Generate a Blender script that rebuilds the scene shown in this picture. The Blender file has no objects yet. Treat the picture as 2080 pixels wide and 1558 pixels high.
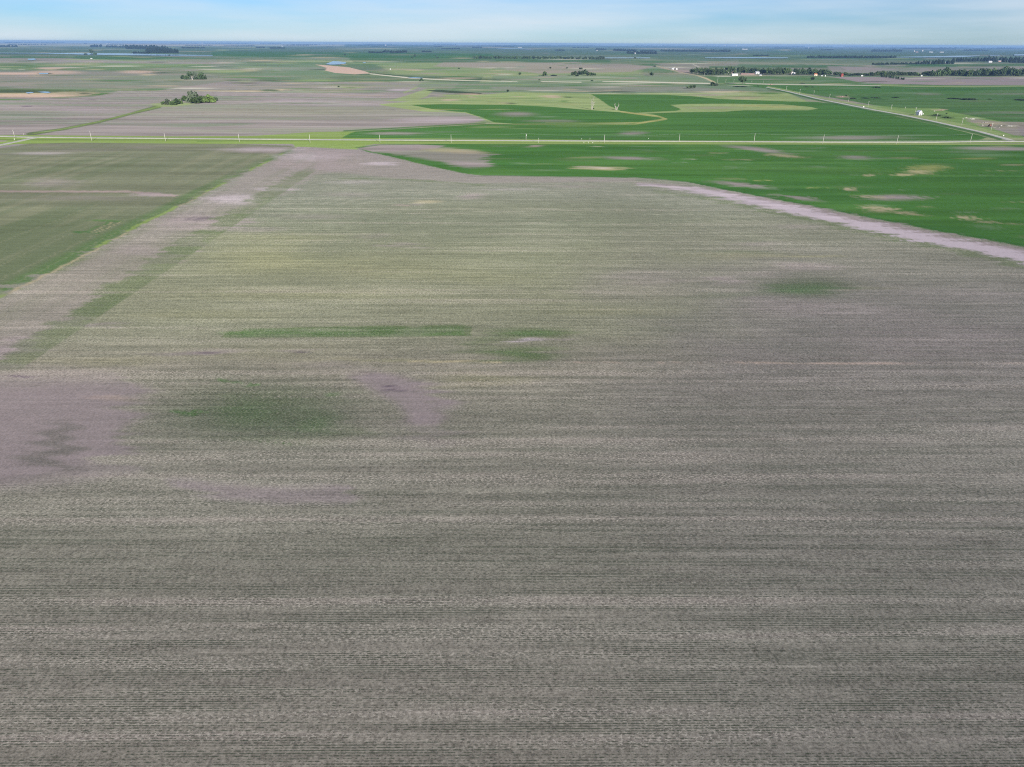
import bpy, math, random
import numpy as np
from mathutils import Matrix, Vector

random.seed(7)
sc = bpy.context.scene
COL = sc.collection
rad = math.radians

# ------------------------------------------------------------------ camera
W, H, F = 2080.0, 1558.0, 1442.0          # size of the photograph, focal length in its pixels
CAM_H = 120.0
PITCH = rad(25.60)
ROLL = rad(0.30)
EARTH = 1.0e11                            # the plain is taken as flat
cam_data = bpy.data.cameras.new('camera')
cam_data.sensor_width = 36.0
cam_data.lens = 36.0 * F / W
cam_data.clip_start = 1.0
cam_data.clip_end = 200000.0
cam = bpy.data.objects.new('camera', cam_data)
COL.objects.link(cam)
CM = Matrix.Translation((0, 0, CAM_H)) @ Matrix.Rotation(math.pi / 2 - PITCH, 4, 'X') @ Matrix.Rotation(ROLL, 4, 'Z')
cam.matrix_world = CM
sc.camera = cam
RM = np.array(CM.to_3x3())
AX_R, AX_U, AX_F = RM[:, 0], RM[:, 1], -RM[:, 2]

# ------------------------------------------------------------------ light
SUN_EL, SUN_AZ = rad(15.0), rad(160.0)    # low sun behind the camera, to its right (clockwise from +Y)
wd = bpy.data.worlds.new('World')
sc.world = wd
wd.use_nodes = True
wn, wl = wd.node_tree.nodes, wd.node_tree.links
wn.clear()
w_out = wn.new('ShaderNodeOutputWorld')
w_bg = wn.new('ShaderNodeBackground')
w_bg.inputs['Strength'].default_value = 0.10
sky = wn.new('ShaderNodeTexSky')
sky.sky_type = 'NISHITA'
sky.sun_disc = False
sky.sun_elevation = SUN_EL
sky.sun_rotation = SUN_AZ
sky.altitude = 500
sky.air_density = 1.0
sky.dust_density = 0.0
sky.ozone_density = 2.0
tc = wn.new('ShaderNodeTexCoord')
mp = wn.new('ShaderNodeMapping')
mp.inputs['Scale'].default_value = (1.6, 1.6, 17.0)
mp.inputs['Rotation'].default_value = (0.0, rad(2.0), 0.3)
nz = wn.new('ShaderNodeTexNoise')
nz.inputs['Scale'].default_value = 1.5
nz.inputs['Detail'].default_value = 6.0
nz.inputs['Roughness'].default_value = 0.5
rp = wn.new('ShaderNodeValToRGB')
rp.color_ramp.elements[0].position = 0.34
rp.color_ramp.elements[0].color = (0, 0, 0, 1)
rp.color_ramp.elements[1].position = 0.68
rp.color_ramp.elements[1].color = (0.8, 0.8, 0.8, 1)
mx = wn.new('ShaderNodeMix')
mx.data_type = 'RGBA'
mx.inputs['B'].default_value = (4.2, 4.6, 5.0, 1)
wl.new(tc.outputs['Generated'], mp.inputs['Vector'])
wl.new(mp.outputs[0], nz.inputs['Vector'])
wl.new(nz.outputs['Fac'], rp.inputs['Fac'])
wl.new(rp.outputs[0], mx.inputs['Factor'])
tn = wn.new('ShaderNodeMix')
tn.data_type = 'RGBA'
tn.blend_type = 'MULTIPLY'
tn.inputs['Factor'].default_value = 1.0
tn.inputs['B'].default_value = (0.245, 0.395, 0.72, 1)
wl.new(sky.outputs[0], tn.inputs['A'])
wl.new(tn.outputs['Result'], mx.inputs['A'])
wl.new(mx.outputs['Result'], w_bg.inputs['Color'])
wl.new(w_bg.outputs[0], w_out.inputs['Surface'])

sun_data = bpy.data.lights.new('sun', 'SUN')
sun_data.energy = 4.0
sun_data.angle = rad(0.5)
sun_data.color = (1.0, 0.93, 0.82)
sun = bpy.data.objects.new('sun', sun_data)
COL.objects.link(sun)
to_sun = Vector((math.sin(SUN_AZ) * math.cos(SUN_EL), math.cos(SUN_AZ) * math.cos(SUN_EL), math.sin(SUN_EL)))
sun.rotation_euler = to_sun.to_track_quat('Z', 'Y').to_euler()
sun.location = (200, -400, 300)

sc.view_settings.view_transform = 'Standard'
sc.view_settings.look = 'None'
sc.view_settings.gamma = 1.0
sc.view_settings.exposure = 0.84
sc.cycles.use_denoising = False
sc.cycles.pixel_filter_type = 'BLACKMAN_HARRIS'
sc.cycles.filter_width = 1.05
sc.cycles.max_bounces = 4
sc.cycles.diffuse_bounces = 2
sc.cycles.glossy_bounces = 2
sc.cycles.volume_bounces = 0
sc.cycles.sample_clamp_indirect = 4.0

# ------------------------------------------------------------------ picture <-> ground
def gz(x, y):
    return -(x * x + y * y) / (2 * EARTH)

def at(px, py):
    """ground point seen at a pixel of the photograph"""
    d = AX_R * ((px - W / 2) / F) + AX_U * (-(py - H / 2) / F) + AX_F
    t = CAM_H / max(-d[2], CAM_H / 55000.0)
    x, y = d[0] * t, d[1] * t
    return Vector((x, y, gz(x, y)))

def mpp(p):
    """metres per pixel of the photograph at a world point"""
    return float(np.dot(np.array(p) - np.array((0, 0, CAM_H)), AX_F)) / F

def project(X, Y, Z):
    dx, dy, dz = X, Y, Z - CAM_H
    f = dx * AX_F[0] + dy * AX_F[1] + dz * AX_F[2]
    ok = f > 5.0
    fs = np.where(ok, f, 1.0)
    px = W / 2 + F * (dx * AX_R[0] + dy * AX_R[1] + dz * AX_R[2]) / fs
    py = H / 2 - F * (dx * AX_U[0] + dy * AX_U[1] + dz * AX_U[2]) / fs
    return np.where(ok, px, 1040.0), np.where(ok, py, 2300.0), np.where(ok, f, 60.0)

# ------------------------------------------------------------------ colours and materials
KALB = 0.60
def lin(c):
    c = np.asarray(c, float) / 255.0
    return np.where(c <= 0.04045, c / 12.92, ((c + 0.055) / 1.055) ** 2.4)

def alb(r, g, b):
    return lin((r, g, b)) * KALB

MATS = {}
def mat(name, col, rough=0.8, var=0.0, scale=1.0, metallic=0.0, spec=0.3):
    """principled material whose colour is broken up by noise"""
    if name in MATS:
        return MATS[name]
    m = bpy.data.materials.new(name)
    m.use_nodes = True
    n, l = m.node_tree.nodes, m.node_tree.links
    b = n['Principled BSDF']
    b.inputs['Roughness'].default_value = rough
    b.inputs['Metallic'].default_value = metallic
    b.inputs['Specular IOR Level'].default_value = spec
    g = n.new('ShaderNodeNewGeometry')
    t = n.new('ShaderNodeTexNoise')
    t.inputs['Scale'].default_value = scale
    t.inputs['Detail'].default_value = 4
    r = n.new('ShaderNodeValToRGB')
    r.color_ramp.elements[0].position = 0.3
    r.color_ramp.elements[1].position = 0.7
    r.color_ramp.elements[0].color = tuple(max(0, c * (1 - var)) for c in col) + (1,)
    r.color_ramp.elements[1].color = tuple(min(1, c * (1 + var)) for c in col) + (1,)
    l.new(g.outputs['Position'], t.inputs['Vector'])
    l.new(t.outputs['Fac'], r.inputs['Fac'])
    l.new(r.outputs['Color'], b.inputs['Base Color'])
    MATS[name] = m
    return m

# ------------------------------------------------------------------ object helpers
def new_mesh(name, verts, faces, mats, parent=None, smooth=False, mat_ids=None):
    me = bpy.data.meshes.new(name)
    me.from_pydata([tuple(v) for v in verts], [], faces)
    for m in (mats if isinstance(mats, (list, tuple)) else [mats]):
        me.materials.append(m)
    if mat_ids is not None:
        me.polygons.foreach_set('material_index', mat_ids)
    if smooth:
        me.polygons.foreach_set('use_smooth', [True] * len(faces))
    me.update()
    o = bpy.data.objects.new(name, me)
    COL.objects.link(o)
    if parent is not None:
        o.parent = parent
    return o

def tag(o, label, cat, group=None, kind=None):
    if label:
        o['label'] = label
    if cat:
        o['category'] = cat
    if group:
        o['group'] = group
    if kind:
        o['kind'] = kind
    return o

def empty(name, loc, rz=0.0, scale=1.0):
    o = bpy.data.objects.new(name, None)
    o.empty_display_size = 1.0
    o.location = loc
    o.rotation_euler = (0, 0, rz)
    o.scale = (scale,) * 3 if not isinstance(scale, (tuple, list)) else scale
    COL.objects.link(o)
    return o

def box(V, Fc, x0, x1, y0, y1, z0, z1):
    b = len(V)
    V += [(x0, y0, z0), (x1, y0, z0), (x1, y1, z0), (x0, y1, z0), (x0, y0, z1), (x1, y0, z1), (x1, y1, z1), (x0, y1, z1)]
    Fc += [(b, b + 3, b + 2, b + 1), (b + 4, b + 5, b + 6, b + 7), (b, b + 1, b + 5, b + 4), (b + 1, b + 2, b + 6, b + 5), (b + 2, b + 3, b + 7, b + 6), (b + 3, b, b + 4, b + 7)]

def tube(V, Fc, pts, radii, n=6):
    rings = []
    for i, p in enumerate(pts):
        p = Vector(p)
        d = (Vector(pts[min(i + 1, len(pts) - 1)]) - Vector(pts[max(i - 1, 0)])).normalized()
        q = d.to_track_quat('Z', 'Y')
        b = len(V)
        for k in range(n):
            a = 2 * math.pi * k / n
            V.append(tuple(p + q @ Vector((math.cos(a) * radii[i], math.sin(a) * radii[i], 0))))
        rings.append(b)
    for r0, r1 in zip(rings, rings[1:]):
        for k in range(n):
            Fc.append((r0 + k, r0 + (k + 1) % n, r1 + (k + 1) % n, r1 + k))
    Fc.append(tuple(rings[-1] + k for k in range(n)))
    Fc.append(tuple(rings[0] + k for k in reversed(range(n))))

# ------------------------------------------------------------------ noise for the ground map
def _h(ix, iy, s):
    v = np.sin(ix * 127.1 + iy * 311.7 + s * 74.7) * 43758.5453
    return v - np.floor(v)

def vnoise(x, y, s=0):
    ix, iy = np.floor(x), np.floor(y)
    fx, fy = x - ix, y - iy
    fx, fy = fx * fx * (3 - 2 * fx), fy * fy * (3 - 2 * fy)
    a, b, c, d = _h(ix, iy, s), _h(ix + 1, iy, s), _h(ix, iy + 1, s), _h(ix + 1, iy + 1, s)
    return 2 * ((a * (1 - fx) + b * fx) * (1 - fy) + (c * (1 - fx) + d * fx) * fy) - 1

def fbm(x, y, o=3, s=0):
    r, k = 0.0, 1.0
    for i in range(o):
        r = r + k * vnoise(x, y, s + i)
        x, y, k = x * 2.03 + 5.2, y * 2.03 + 1.7, k * 0.5
    return r

def sst(a, b, x):
    t = np.clip((x - a) / (b - a), 0, 1)
    return t * t * (3 - 2 * t)

# ------------------------------------------------------------------ the ground
PSI = rad(0.65)                            # crop rows run almost along X
def build_ground():
    ys = np.concatenate([np.arange(89.2, 300, 0.6), np.arange(300, 700, 1.7), np.arange(700, 1950, 3.6)])
    r_list = []
    for y in ys:
        p = at(W / 2, float(y))
        r_list.append(math.hypot(p.x, p.y))
    r_list = sorted(set(r_list))
    r_list = [4.0, 12.0, 20.0, 28.0] + [r for r in r_list if r > 33.0] + [50000.0, 56000.0, 62000.0]
    az = np.concatenate([np.arange(-50, 50.01, 0.09), np.arange(52, 309, 2.5)])
    R = np.array(r_list)
    nr, na = len(R), len(az)
    RR, AA = np.meshgrid(R, np.radians(az), indexing='ij')
    X, Y = (RR * np.sin(AA)).ravel(), (RR * np.cos(AA)).ravel()
    Z = -(X * X + Y * Y) / (2 * EARTH)
    col, tex, stw = ground_map(X, Y, Z)
    V = np.stack([X, Y, Z], 1)
    V = np.concatenate([V, [[0, 0, 0]]]).astype(np.float32)
    col = np.concatenate([col, col[:1]])
    tex = np.concatenate([tex, tex[:1]])
    stw = np.concatenate([stw, stw[:1]])
    i, j = np.meshgrid(np.arange(nr - 1), np.arange(na), indexing='ij')
    j2 = (j + 1) % na
    quads = np.stack([i * na + j, i * na + j2, (i + 1) * na + j2, (i + 1) * na + j], -1).reshape(-1, 4)[:, ::-1]
    c = nr * na
    jj = np.arange(na)
    tris = np.stack([np.full(na, c), (jj + 1) % na, jj], -1)
    nq, nt = len(quads), len(tris)
    me = bpy.data.meshes.new('ground')
    me.vertices.add(len(V))
    me.vertices.foreach_set('co', V.ravel())
    me.loops.add(nq * 4 + nt * 3)
    me.loops.foreach_set('vertex_index', np.concatenate([quads.ravel(), tris.ravel()]).astype(np.int32))
    me.polygons.add(nq + nt)
    me.polygons.foreach_set('loop_start', np.concatenate([np.arange(nq) * 4, nq * 4 + np.arange(nt) * 3]).astype(np.int32))
    me.polygons.foreach_set('use_smooth', np.ones(nq + nt, bool))
    me.update()
    a = me.attributes.new('albedo', 'FLOAT_COLOR', 'POINT')
    a.data.foreach_set('color', np.concatenate([col, np.ones((len(col), 1))], 1).astype(np.float32).ravel())
    a = me.attributes.new('rows', 'FLOAT', 'POINT')
    a.data.foreach_set('value', tex.astype(np.float32))
    a = me.attributes.new('straw', 'FLOAT', 'POINT')
    a.data.foreach_set('value', stw.astype(np.float32))
    me.materials.append(ground_material())
    o = bpy.data.objects.new('ground', me)
    COL.objects.link(o)
    tag(o, None, None, kind='structure')
    return o

P = dict(
    hollow=(88, 99, 78),
    soil=(156, 144, 145), soil_dark=(104, 92, 104), soil_light=(194, 182, 190), soil_warm=(165, 148, 145),
    gray=(121, 117, 111), mid=(142, 141, 118), left=(120, 124, 103), leftd=(102, 114, 86),
    green=(75, 117, 58), greend=(62, 104, 54), greenl=(96, 132, 72), verge=(134, 156, 86), pasture=(149, 165, 112),
    straw=(200, 184, 150), pink=(202, 176, 160), tan=(176, 164, 138), wet=(62, 78, 58), sage=(120, 140, 112), weed=(100, 115, 80),
    pale=(206, 202, 184), yellow=(172, 168, 112), dk=(74, 102, 80))
PA = {k: alb(*v) for k, v in P.items()}

def ground_map(X, Y, Z):
    px, py, dep = project(X, Y, Z)
    cu, su = math.cos(PSI), math.sin(PSI)
    U, V = X * cu + Y * su, -X * su + Y * cu
    dist = np.hypot(X, Y)
    ppm = F / dep                                         # pixels per metre across
    pv = ppm * (CAM_H / np.maximum(dist, 40.0)) * 0.95    # pixels per metre in depth (roughly)
    n_big = fbm(U / 60, V / 40, 4, 3)
    n_row = vnoise(U / 90, V / 3.2, 11)
    n_row2 = vnoise(U / 40, V / 1.3, 17)
    n_fine = fbm(U / 14, V / 7, 3, 23)
    wx = px + ppm * (9 * n_row + 5 * n_row2 + 8 * n_big + 2 * n_fine)
    wy = py + pv * (4.0 * n_big + 1.5 * n_fine)
    # softly warped copy for straight field edges
    sx, sy = px + ppm * 1.2 * n_fine, py + pv * 0.6 * n_fine
    N = len(X)
    col = np.zeros((N, 3))
    tex = np.zeros(N)
    stw = np.zeros(N)

    # ---- everything far away: a patchwork of fields, streaked along the rows
    fu = np.floor(U / 790 + 0.35 * _h(np.floor(V / 520), 0 * V, 5))
    fv = np.floor(V / 520)
    hsh = _h(fu, fv, 9)
    pal = np.array([PA['sage'], PA['soil'], PA['greend'], PA['mid'], PA['dk'], PA['pasture'], PA['weed'], PA['green']])
    base = pal[(hsh * 7.999).astype(int)]
    st = 0.5 + 0.5 * np.clip(1.4 * fbm(U / 420, V / 110, 4, 31), -1, 1)
    st2 = 0.5 + 0.5 * np.clip(1.5 * fbm(U / 260 + 9, V / 70, 4, 37), -1, 1)
    far = base * 0.55 + 0.45 * (PA['sage'] * st[:, None] + alb(140, 144, 128) * (1 - st[:, None]))
    far = far * (1 - 0.35 * sst(0.7, 0.95, st2))[:, None] + PA['tan'] * (0.35 * sst(0.7, 0.95, st2))[:, None]
    dkf = sst(5500, 9000, dist)[:, None] * 0.7  # far land darkened; cloud shade is put into its colour
    far = far * (1 - dkf) + PA['dk'] * dkf
    col[:] = far
    tex[:] = 0.12

    def blend(idx, m, c, t=None, a=1.0):
        m = m * a
        if isinstance(c, str):
            c = PA[c]
        col[idx] = col[idx] * (1 - m[:, None]) + c * m[:, None]
        if t is not None:
            tex[idx] = tex[idx] * (1 - m) + t * m

    def ell(cx, cy, rx, ry, c, a=1.0, soft=0.5, rot=0.0, t=None, warp=True):
        k = 1.6
        far_ = cy < 300
        ext = rx * k + (40 if far_ else 320)
        exy = (ry + abs(rot) * rx) * k + (8 if far_ else 60)
        idx = np.nonzero((np.abs(px - cx) < ext) & (np.abs(py - cy) < exy))[0]
        if not len(idx):
            return
        ax, ay = (wx[idx], wy[idx]) if warp else (sx[idx], sy[idx])
        dx, dy = ax - cx, ay - cy
        dy = dy - rot * dx
        q = np.sqrt((dx / rx) ** 2 + (dy / ry) ** 2)
        blend(idx, 1 - sst(1 - soft, 1 + soft * 0.6, q), c, t, a)

    def poly(pts, c, a=1.0, soft=1.5, ky=2.5, t=None, warp=False, mod=None):
        pts = np.array(pts, float)
        ex_, ey_ = (320, 60) if warp and pts[:, 1].max() > 300 else (60, 14)
        x0, y0 = pts.min(0) - (ex_, ey_)
        x1, y1 = pts.max(0) + (ex_, ey_)
        idx = np.nonzero((px > x0) & (px < x1) & (py > y0) & (py < y1))[0]
        if not len(idx):
            return
        ax, ay = (wx[idx], wy[idx]) if warp else (sx[idx], sy[idx])
        ay = ay * ky
        inside = np.zeros(len(idx), bool)
        d2 = np.full(len(idx), 1e18)
        n = len(pts)
        for k in range(n):
            (xa, ya), (xb, yb) = pts[k] * (1, ky), pts[(k + 1) % n] * (1, ky)
            ex, ey = xb - xa, yb - ya
            tt = np.clip(((ax - xa) * ex + (ay - ya) * ey) / max(ex * ex + ey * ey, 1e-9), 0, 1)
            d2 = np.minimum(d2, (ax - xa - tt * ex) ** 2 + (ay - ya - tt * ey) ** 2)
            if ya != yb:
                cr = ((ya > ay) != (yb > ay)) & (ax < ex * (ay - ya) / (yb - ya) + xa)
                inside ^= cr
        sd = np.where(inside, 1, -1) * np.sqrt(d2)
        m = sst(-soft, soft, sd)
        if mod is not None:
            m = m * mod[idx]
        blend(idx, m, c, t, a)

    def line(pts, w, c, a=1.0, soft=1.0, t=None, ky=2.0, warp=False, mod=None):
        pts = np.array(pts, float)
        wm = max(w) if isinstance(w, (list, tuple)) else w
        ex_, ey_ = (320, 60) if warp and pts[:, 1].max() > 300 else (60, 14)
        x0, y0 = pts.min(0) - (ex_ + wm, ey_ + wm)
        x1, y1 = pts.max(0) + (ex_ + wm, ey_ + wm)
        idx = np.nonzero((px > x0) & (px < x1) & (py > y0) & (py < y1))[0]
        if not len(idx):
            return
        ws = list(w) if isinstance(w, (list, tuple)) else [w] * len(pts)
        ax, ay = (wx[idx], wy[idx]) if warp else (sx[idx], sy[idx])
        best = np.full(len(idx), -1e9)
        for k in range(len(pts) - 1):
            (xa, ya), (xb, yb) = pts[k], pts[k + 1]
            ex, ey = xb - xa, (yb - ya) * ky
            tt = np.clip(((ax - xa) * ex + (ay - ya) * ky * ey) / max(ex * ex + ey * ey, 1e-9), 0, 1)
            d = np.sqrt((ax - xa - tt * ex) ** 2 + ((ay - ya) * ky - tt * ey) ** 2)
            best = np.maximum(best, (ws[k] * (1 - tt) + ws[k + 1] * tt) * ky * 0.5 - d)
        m = sst(-soft, soft, best)
        if mod is not None:
            m = m * mod[idx]
        blend(idx, m, c, t, a)

    # ---- far bands (seen at 90..175), left to right
    rng = np.random.default_rng(5)
    L, Rr = -1400, 3500
    poly([(L, 84), (Rr, 90), (Rr, 113), (1500, 111), (700, 112), (430, 112), (L, 109)], 'dk', 0.45, 2, 3)  # dark band that paints cloud shade onto the far fields
    poly([(L, 78), (700, 86), (700, 94), (L, 93)], 'pale', 0.55, 2, 3)  # far-left strip lightened, sunlight painted into the fields
    poly([(250, 88), (480, 90), (480, 94), (250, 93)], 'tan', 0.6, 2, 3)
    poly([(430, 104), (720, 106), (1000, 109), (1000, 118), (660, 118), (430, 114)], 'greend', 0.8, 2, 3)
    poly([(L, 113), (300, 114), (420, 119), (300, 121), (L, 118)], 'greend', 0.75, 2, 3)
    poly([(L, 118), (140, 118), (260, 125), (120, 129), (L, 129)], 'soil', 0.7, 3, 3)
    poly([(700, 112), (1000, 112), (1240, 121), (1240, 127), (1000, 128), (720, 127)], 'greend', 0.7, 3, 3)
    poly([(L, 128), (200, 127), (430, 131), (440, 141), (240, 143), (L, 139)], 'greenl', 0.45, 3, 3)
    poly([(L, 143), (180, 143), (400, 150), (500, 156), (560, 172), (300, 180), (L, 182)], 'soil', 0.5, 10, 3, warp=True)
    poly([(420, 130), (660, 128), (700, 150), (640, 165), (450, 150)], 'sage', 0.6, 4, 3)
    poly([(760, 128), (1040, 126), (1300, 140), (1310, 156), (1000, 157), (800, 150)], 'pasture', 0.6, 7, 3, warp=True)
    poly([(900, 126), (1240, 128), (1330, 135), (1280, 146), (1100, 150), (1000, 139), (880, 135)], 'soil_warm', 0.62, 4, 3, warp=True)
    poly([(1000, 154), (1420, 153), (1440, 168), (1000, 168)], 'sage', 0.7, 3, 3)
    poly([(860, 165), (1200, 170), (1560, 175), (1560, 190), (1200, 188), (900, 188), (840, 180)], 'sage', 0.65, 3, 3)
    poly([(1000, 176), (1400, 176), (1540, 186), (1200, 187), (1000, 184)], 'soil', 0.45, 3, 3, warp=True)
    poly([(1330, 128), (1500, 128), (1500, 142), (1400, 147), (1340, 139)], 'soil_warm', 0.45, 3, 3, warp=True)
    poly([(1440, 134), (1700, 133), (1720, 142), (1440, 141)], 'greend', 0.7, 2, 3)
    poly([(1430, 155), (1660, 154), (1770, 166), (1740, 171), (1460, 170)], 'green', 0.7, 2, 3)
    poly([(1690, 156), (Rr, 157), (Rr, 172), (1840, 173), (1740, 166)], 'soil', 0.95, 2, 3)
    poly([(1680, 134), (1840, 138), (2080, 134), (2080, 140), (1900, 147), (1690, 150)], 'soil', 0.6, 3, 3)
    poly([(1840, 129), (2300, 130), (2300, 134), (1840, 135)], 'greend', 0.7, 2, 3)
    poly([(1500, 110), (1900, 112), (1900, 132), (1500, 126)], 'greend', 0.35, 3, 3)
    poly([(1470, 170), (1850, 171), (2000, 176), (Rr, 174), (Rr, 262), (2080, 258), (1990, 252), (1880, 232), (1800, 218), (1700, 200), (1600, 184)], 'green', 0.88, 2, 3, t=0.25)
    for k in range(40):     # darker and greyer sweeps inside that field
        x, y = rng.uniform(1620, 2150), rng.uniform(176, 240)
        if y > 176 + (x - 1600) * 0.16:
            continue
        ell(x, y, rng.uniform(25, 120), rng.uniform(1.0, 2.6), ['sage', 'greend', 'left', 'soil'][rng.integers(4)], 0.4, 0.8)
    # scattered streaks over the whole distance
    names = ['straw', 'soil', 'tan', 'sage', 'greenl', 'pasture', 'wet', 'soil_warm', 'pale', 'greend', 'sage', 'green']
    for k in range(800):
        y = 98 + 95 * rng.random() ** 0.8
        x = rng.uniform(-500, 2600)
        if x > 1570 and y > 172:
            continue
        c = names[rng.integers(len(names))]
        ell(x, y, rng.uniform(8, 55) * (0.5 + y / 250), rng.uniform(0.5, 1.6) * (0.4 + y / 220), c, rng.uniform(0.2, 0.75), 0.8)
    for k in range(200):
        y = rng.uniform(90, 101)
        ell(rng.uniform(-500, 2600), y, rng.uniform(10, 70), rng.uniform(0.3, 0.8), ['pasture', 'dk', 'soil', 'tan', 'pale', 'dk'][rng.integers(6)], rng.uniform(0.25, 0.6), 0.8)

    # ---- the wide bare field behind the road, left
    poly([(L, 196), (0, 190), (120, 200), (190, 196), (240, 185), (520, 186), (640, 190), (760, 188), (840, 176), (866, 180), (862, 200), (800, 205), (775, 212), (860, 226), (945, 229), (975, 237), (985, 244), (960, 250), (620, 270), (500, 277), (0, 279), (L, 276)],
         'soil', 0.96, 5, 3, t=0.2)
    gsw = sst(0.0, 0.9, fbm(U / 220, V / 55, 4, 51))
    poly([(L, 186), (120, 200), (640, 178), (880, 168), (862, 200), (780, 213), (700, 232), (500, 255), (200, 262), (L, 262)], 'sage', 0.65, 5, 3, mod=gsw, warp=True)
    for (x, y, rx, ry, c, a) in [(600, 225, 330, 9, 'mid', 0.5), (900, 232, 80, 5, 'sage', 0.4), (330, 247, 160, 5, 'soil', 0.6), (60, 232, 150, 7, 'sage', 0.45), (640, 203, 130, 4, 'soil_light', 0.35), (700, 213, 120, 3, 'soil_light', 0.4), (200, 225, 90, 4, 'soil_light', 0.25), (880, 246, 90, 4, 'soil_light', 0.35),
                                (60, 216, 14, 1.2, 'soil_dark', 0.7), (185, 203, 16, 1.0, 'soil_dark', 0.7), (795, 223, 9, 0.8, 'soil_dark', 0.8), (500, 185, 60, 1.5, 'straw', 0.6), (420, 184, 30, 1, 'straw', 0.6),
                                (550, 183.5, 22, 2.0, 'weed', 0.95), (573, 183.5, 5, 2.0, 'straw', 0.6), (715, 178, 26, 2.2, 'pasture', 0.8), (716, 177.5, 9, 1, 'wet', 0.6), (600, 169, 30, 1, 'straw', 0.7), (650, 163, 50, 2, 'pasture', 0.7), (250, 170, 120, 4, 'sage', 0.5), (330, 158, 90, 5, 'sage', 0.5), (690, 183, 60, 1.3, 'straw', 0.35), (730, 194, 70, 1.2, 'straw', 0.3)]:
        ell(x, y, rx, ry, c, a, 0.7)
    poly([(950, 238), (975, 237), (985, 243), (955, 248), (780, 243), (880, 236)], 'soil_light', 0.3, 4, 3)
    idx = np.nonzero((py > 112) & (py < 290) & (px < 1010) & (py < 290 - 0 * px))[0]
    soilness = np.clip(1 - np.abs(col[idx] - PA['soil']).sum(1) / 0.06, 0, 1)
    q = (0.40 * soilness)[:, None]
    col[idx] = col[idx] * (1 - q) + alb(150, 147, 140) * q
    idx = np.nonzero((py > 172) & (py < 290) & (px < 1000))[0]
    sk = fbm(U[idx] / 170, V[idx] / 22, 5, 131)
    fk = sst(172, 190, py[idx])
    col[idx] *= np.exp(0.16 * sk * fk)[:, None]
    gk = (np.clip(sst(-0.1, 0.9, fbm(U[idx] / 320, V[idx] / 55, 4, 137)) + 0.7 * np.exp(-((px[idx] - 700) / 260) ** 2 - ((py[idx] - 226) / 16) ** 2), 0, 1) * 0.7 * fk)[:, None]
    col[idx] = col[idx] * (1 - gk) + alb(146, 150, 132) * gk
    # grass strip from the grove to the road corner, dry pond ringed with grass
    line([(62, 272), (130, 262), (200, 248), (270, 230), (320, 217)], [7, 5, 4.5, 4, 7], 'weed', 0.95, 1.6, 0.3, 2.2)
    line([(70, 271), (140, 260), (210, 245), (275, 228), (325, 216)], [2, 2, 2, 2, 4], 'verge', 0.7, 1.4, 0.3, 2.2)
    ell(340, 213, 34, 4.5, 'pasture', 0.9, 0.4)
    ell(372, 211, 20, 3, 'pasture', 0.9, 0.5)
    ell(50, 188.5, 172, 8.5, 'weed', 0.9, 0.25, rot=0.008)
    ell(40, 193, 120, 5, 'straw', 0.95, 0.3)
    ell(150, 190, 60, 4, 'tan', 0.8, 0.5)
    ell(60, 194.5, 105, 3.2, 'pink', 0.8, 0.4)
    ell(30, 186.5, 80, 3.5, 'wet', 0.6, 0.5)
    ell(170, 189.5, 14, 1.6, 'wet', 0.7, 0.5)
    ell(206, 191, 14, 2.2, 'green', 0.9, 0.5)
    ell(0, 202, 60, 1.6, 'greenl', 0.8, 0.5)
    # dry shores farther out
    for (x, y, rx, ry, c, a) in [(20, 149.5, 75, 2.6, 'pink', 0.95), (110, 147, 60, 4, 'pink', 0.7), (100, 139, 30, 2, 'pink', 0.8), (92, 149.5, 16, 1.4, 'wet', 0.8), (122, 141, 16, 1.2, 'wet', 0.5), (280, 146, 40, 3.5, 'pink', 0.7), (325, 148, 24, 1.2, 'wet', 0.85), (290, 142.5, 25, 1, 'wet', 0.5),
                                (300, 152, 20, 1.6, 'straw', 0.6), (470, 128, 40, 0.9, 'pale', 0.7), (415, 135, 30, 0.9, 'pale', 0.7), (450, 136, 28, 1, 'soil_dark', 0.5), (430, 141, 30, 0.9, 'pale', 0.6), (190, 126, 30, 0.9, 'pink', 0.6), (455, 145, 50, 3, 'pasture', 0.7), (10, 140, 14, 0.8, 'pale', 0.6), (44, 141, 8, 0.8, 'pale', 0.6)]:
        ell(x, y, rx, ry, c, a, 0.6)
    # pink dry bed and creek running right from it
    poly([(640, 131), (668, 133), (710, 137), (742, 145), (752, 149), (720, 151), (680, 148), (660, 143), (664, 138)], 'pink', 0.97, 1.2, 2.5)
    line([(752, 150), (790, 154), (838, 158.5), (880, 161), (960, 164), (1040, 165.5)], [1.6, 2, 2.4, 2.0, 1.4, 1.0], 'pale', 0.95, 0.8, None, 2)
    line([(748, 147), (800, 153), (850, 157), (960, 161), (1035, 163)], [1.2, 2.4, 1.6, 2.2, 1], 'wet', 0.6, 1, None, 2, warp=True)
    ell(930, 158.7, 40, 1.0, 'pink', 0.8)
    line([(1020, 164.5), (1050, 165.5)], 1.4, 'pale', 0.7)
    line([(1100, 165.6), (1180, 167)], 1.5, 'pale', 0.9, 0.8)
    line([(1225, 165.2), (1300, 166.4), (1440, 169.5)], [1.2, 2.6, 2.4], 'pale', 0.95, 0.8)
    line([(1516, 169.5), (1560, 171), (1660, 172), (1790, 174)], [2, 2.4, 2.6, 1.4], 'pale', 0.75, 0.8)
    line([(1790, 173.5), (1850, 175), (1980, 176), (2200, 173)], [2, 2.6, 2.6, 2.4], 'pasture', 0.8, 0.8)
    line([(1418, 154), (1436, 160), (1450, 167)], [1.6, 2.4, 2.6], 'straw', 0.85, 0.8)
    line([(1330, 133), (1360, 141), (1385, 147.5), (1420, 154)], [1.6, 2.2, 2.0, 1.4], 'tan', 0.8, 0.9)
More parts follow.
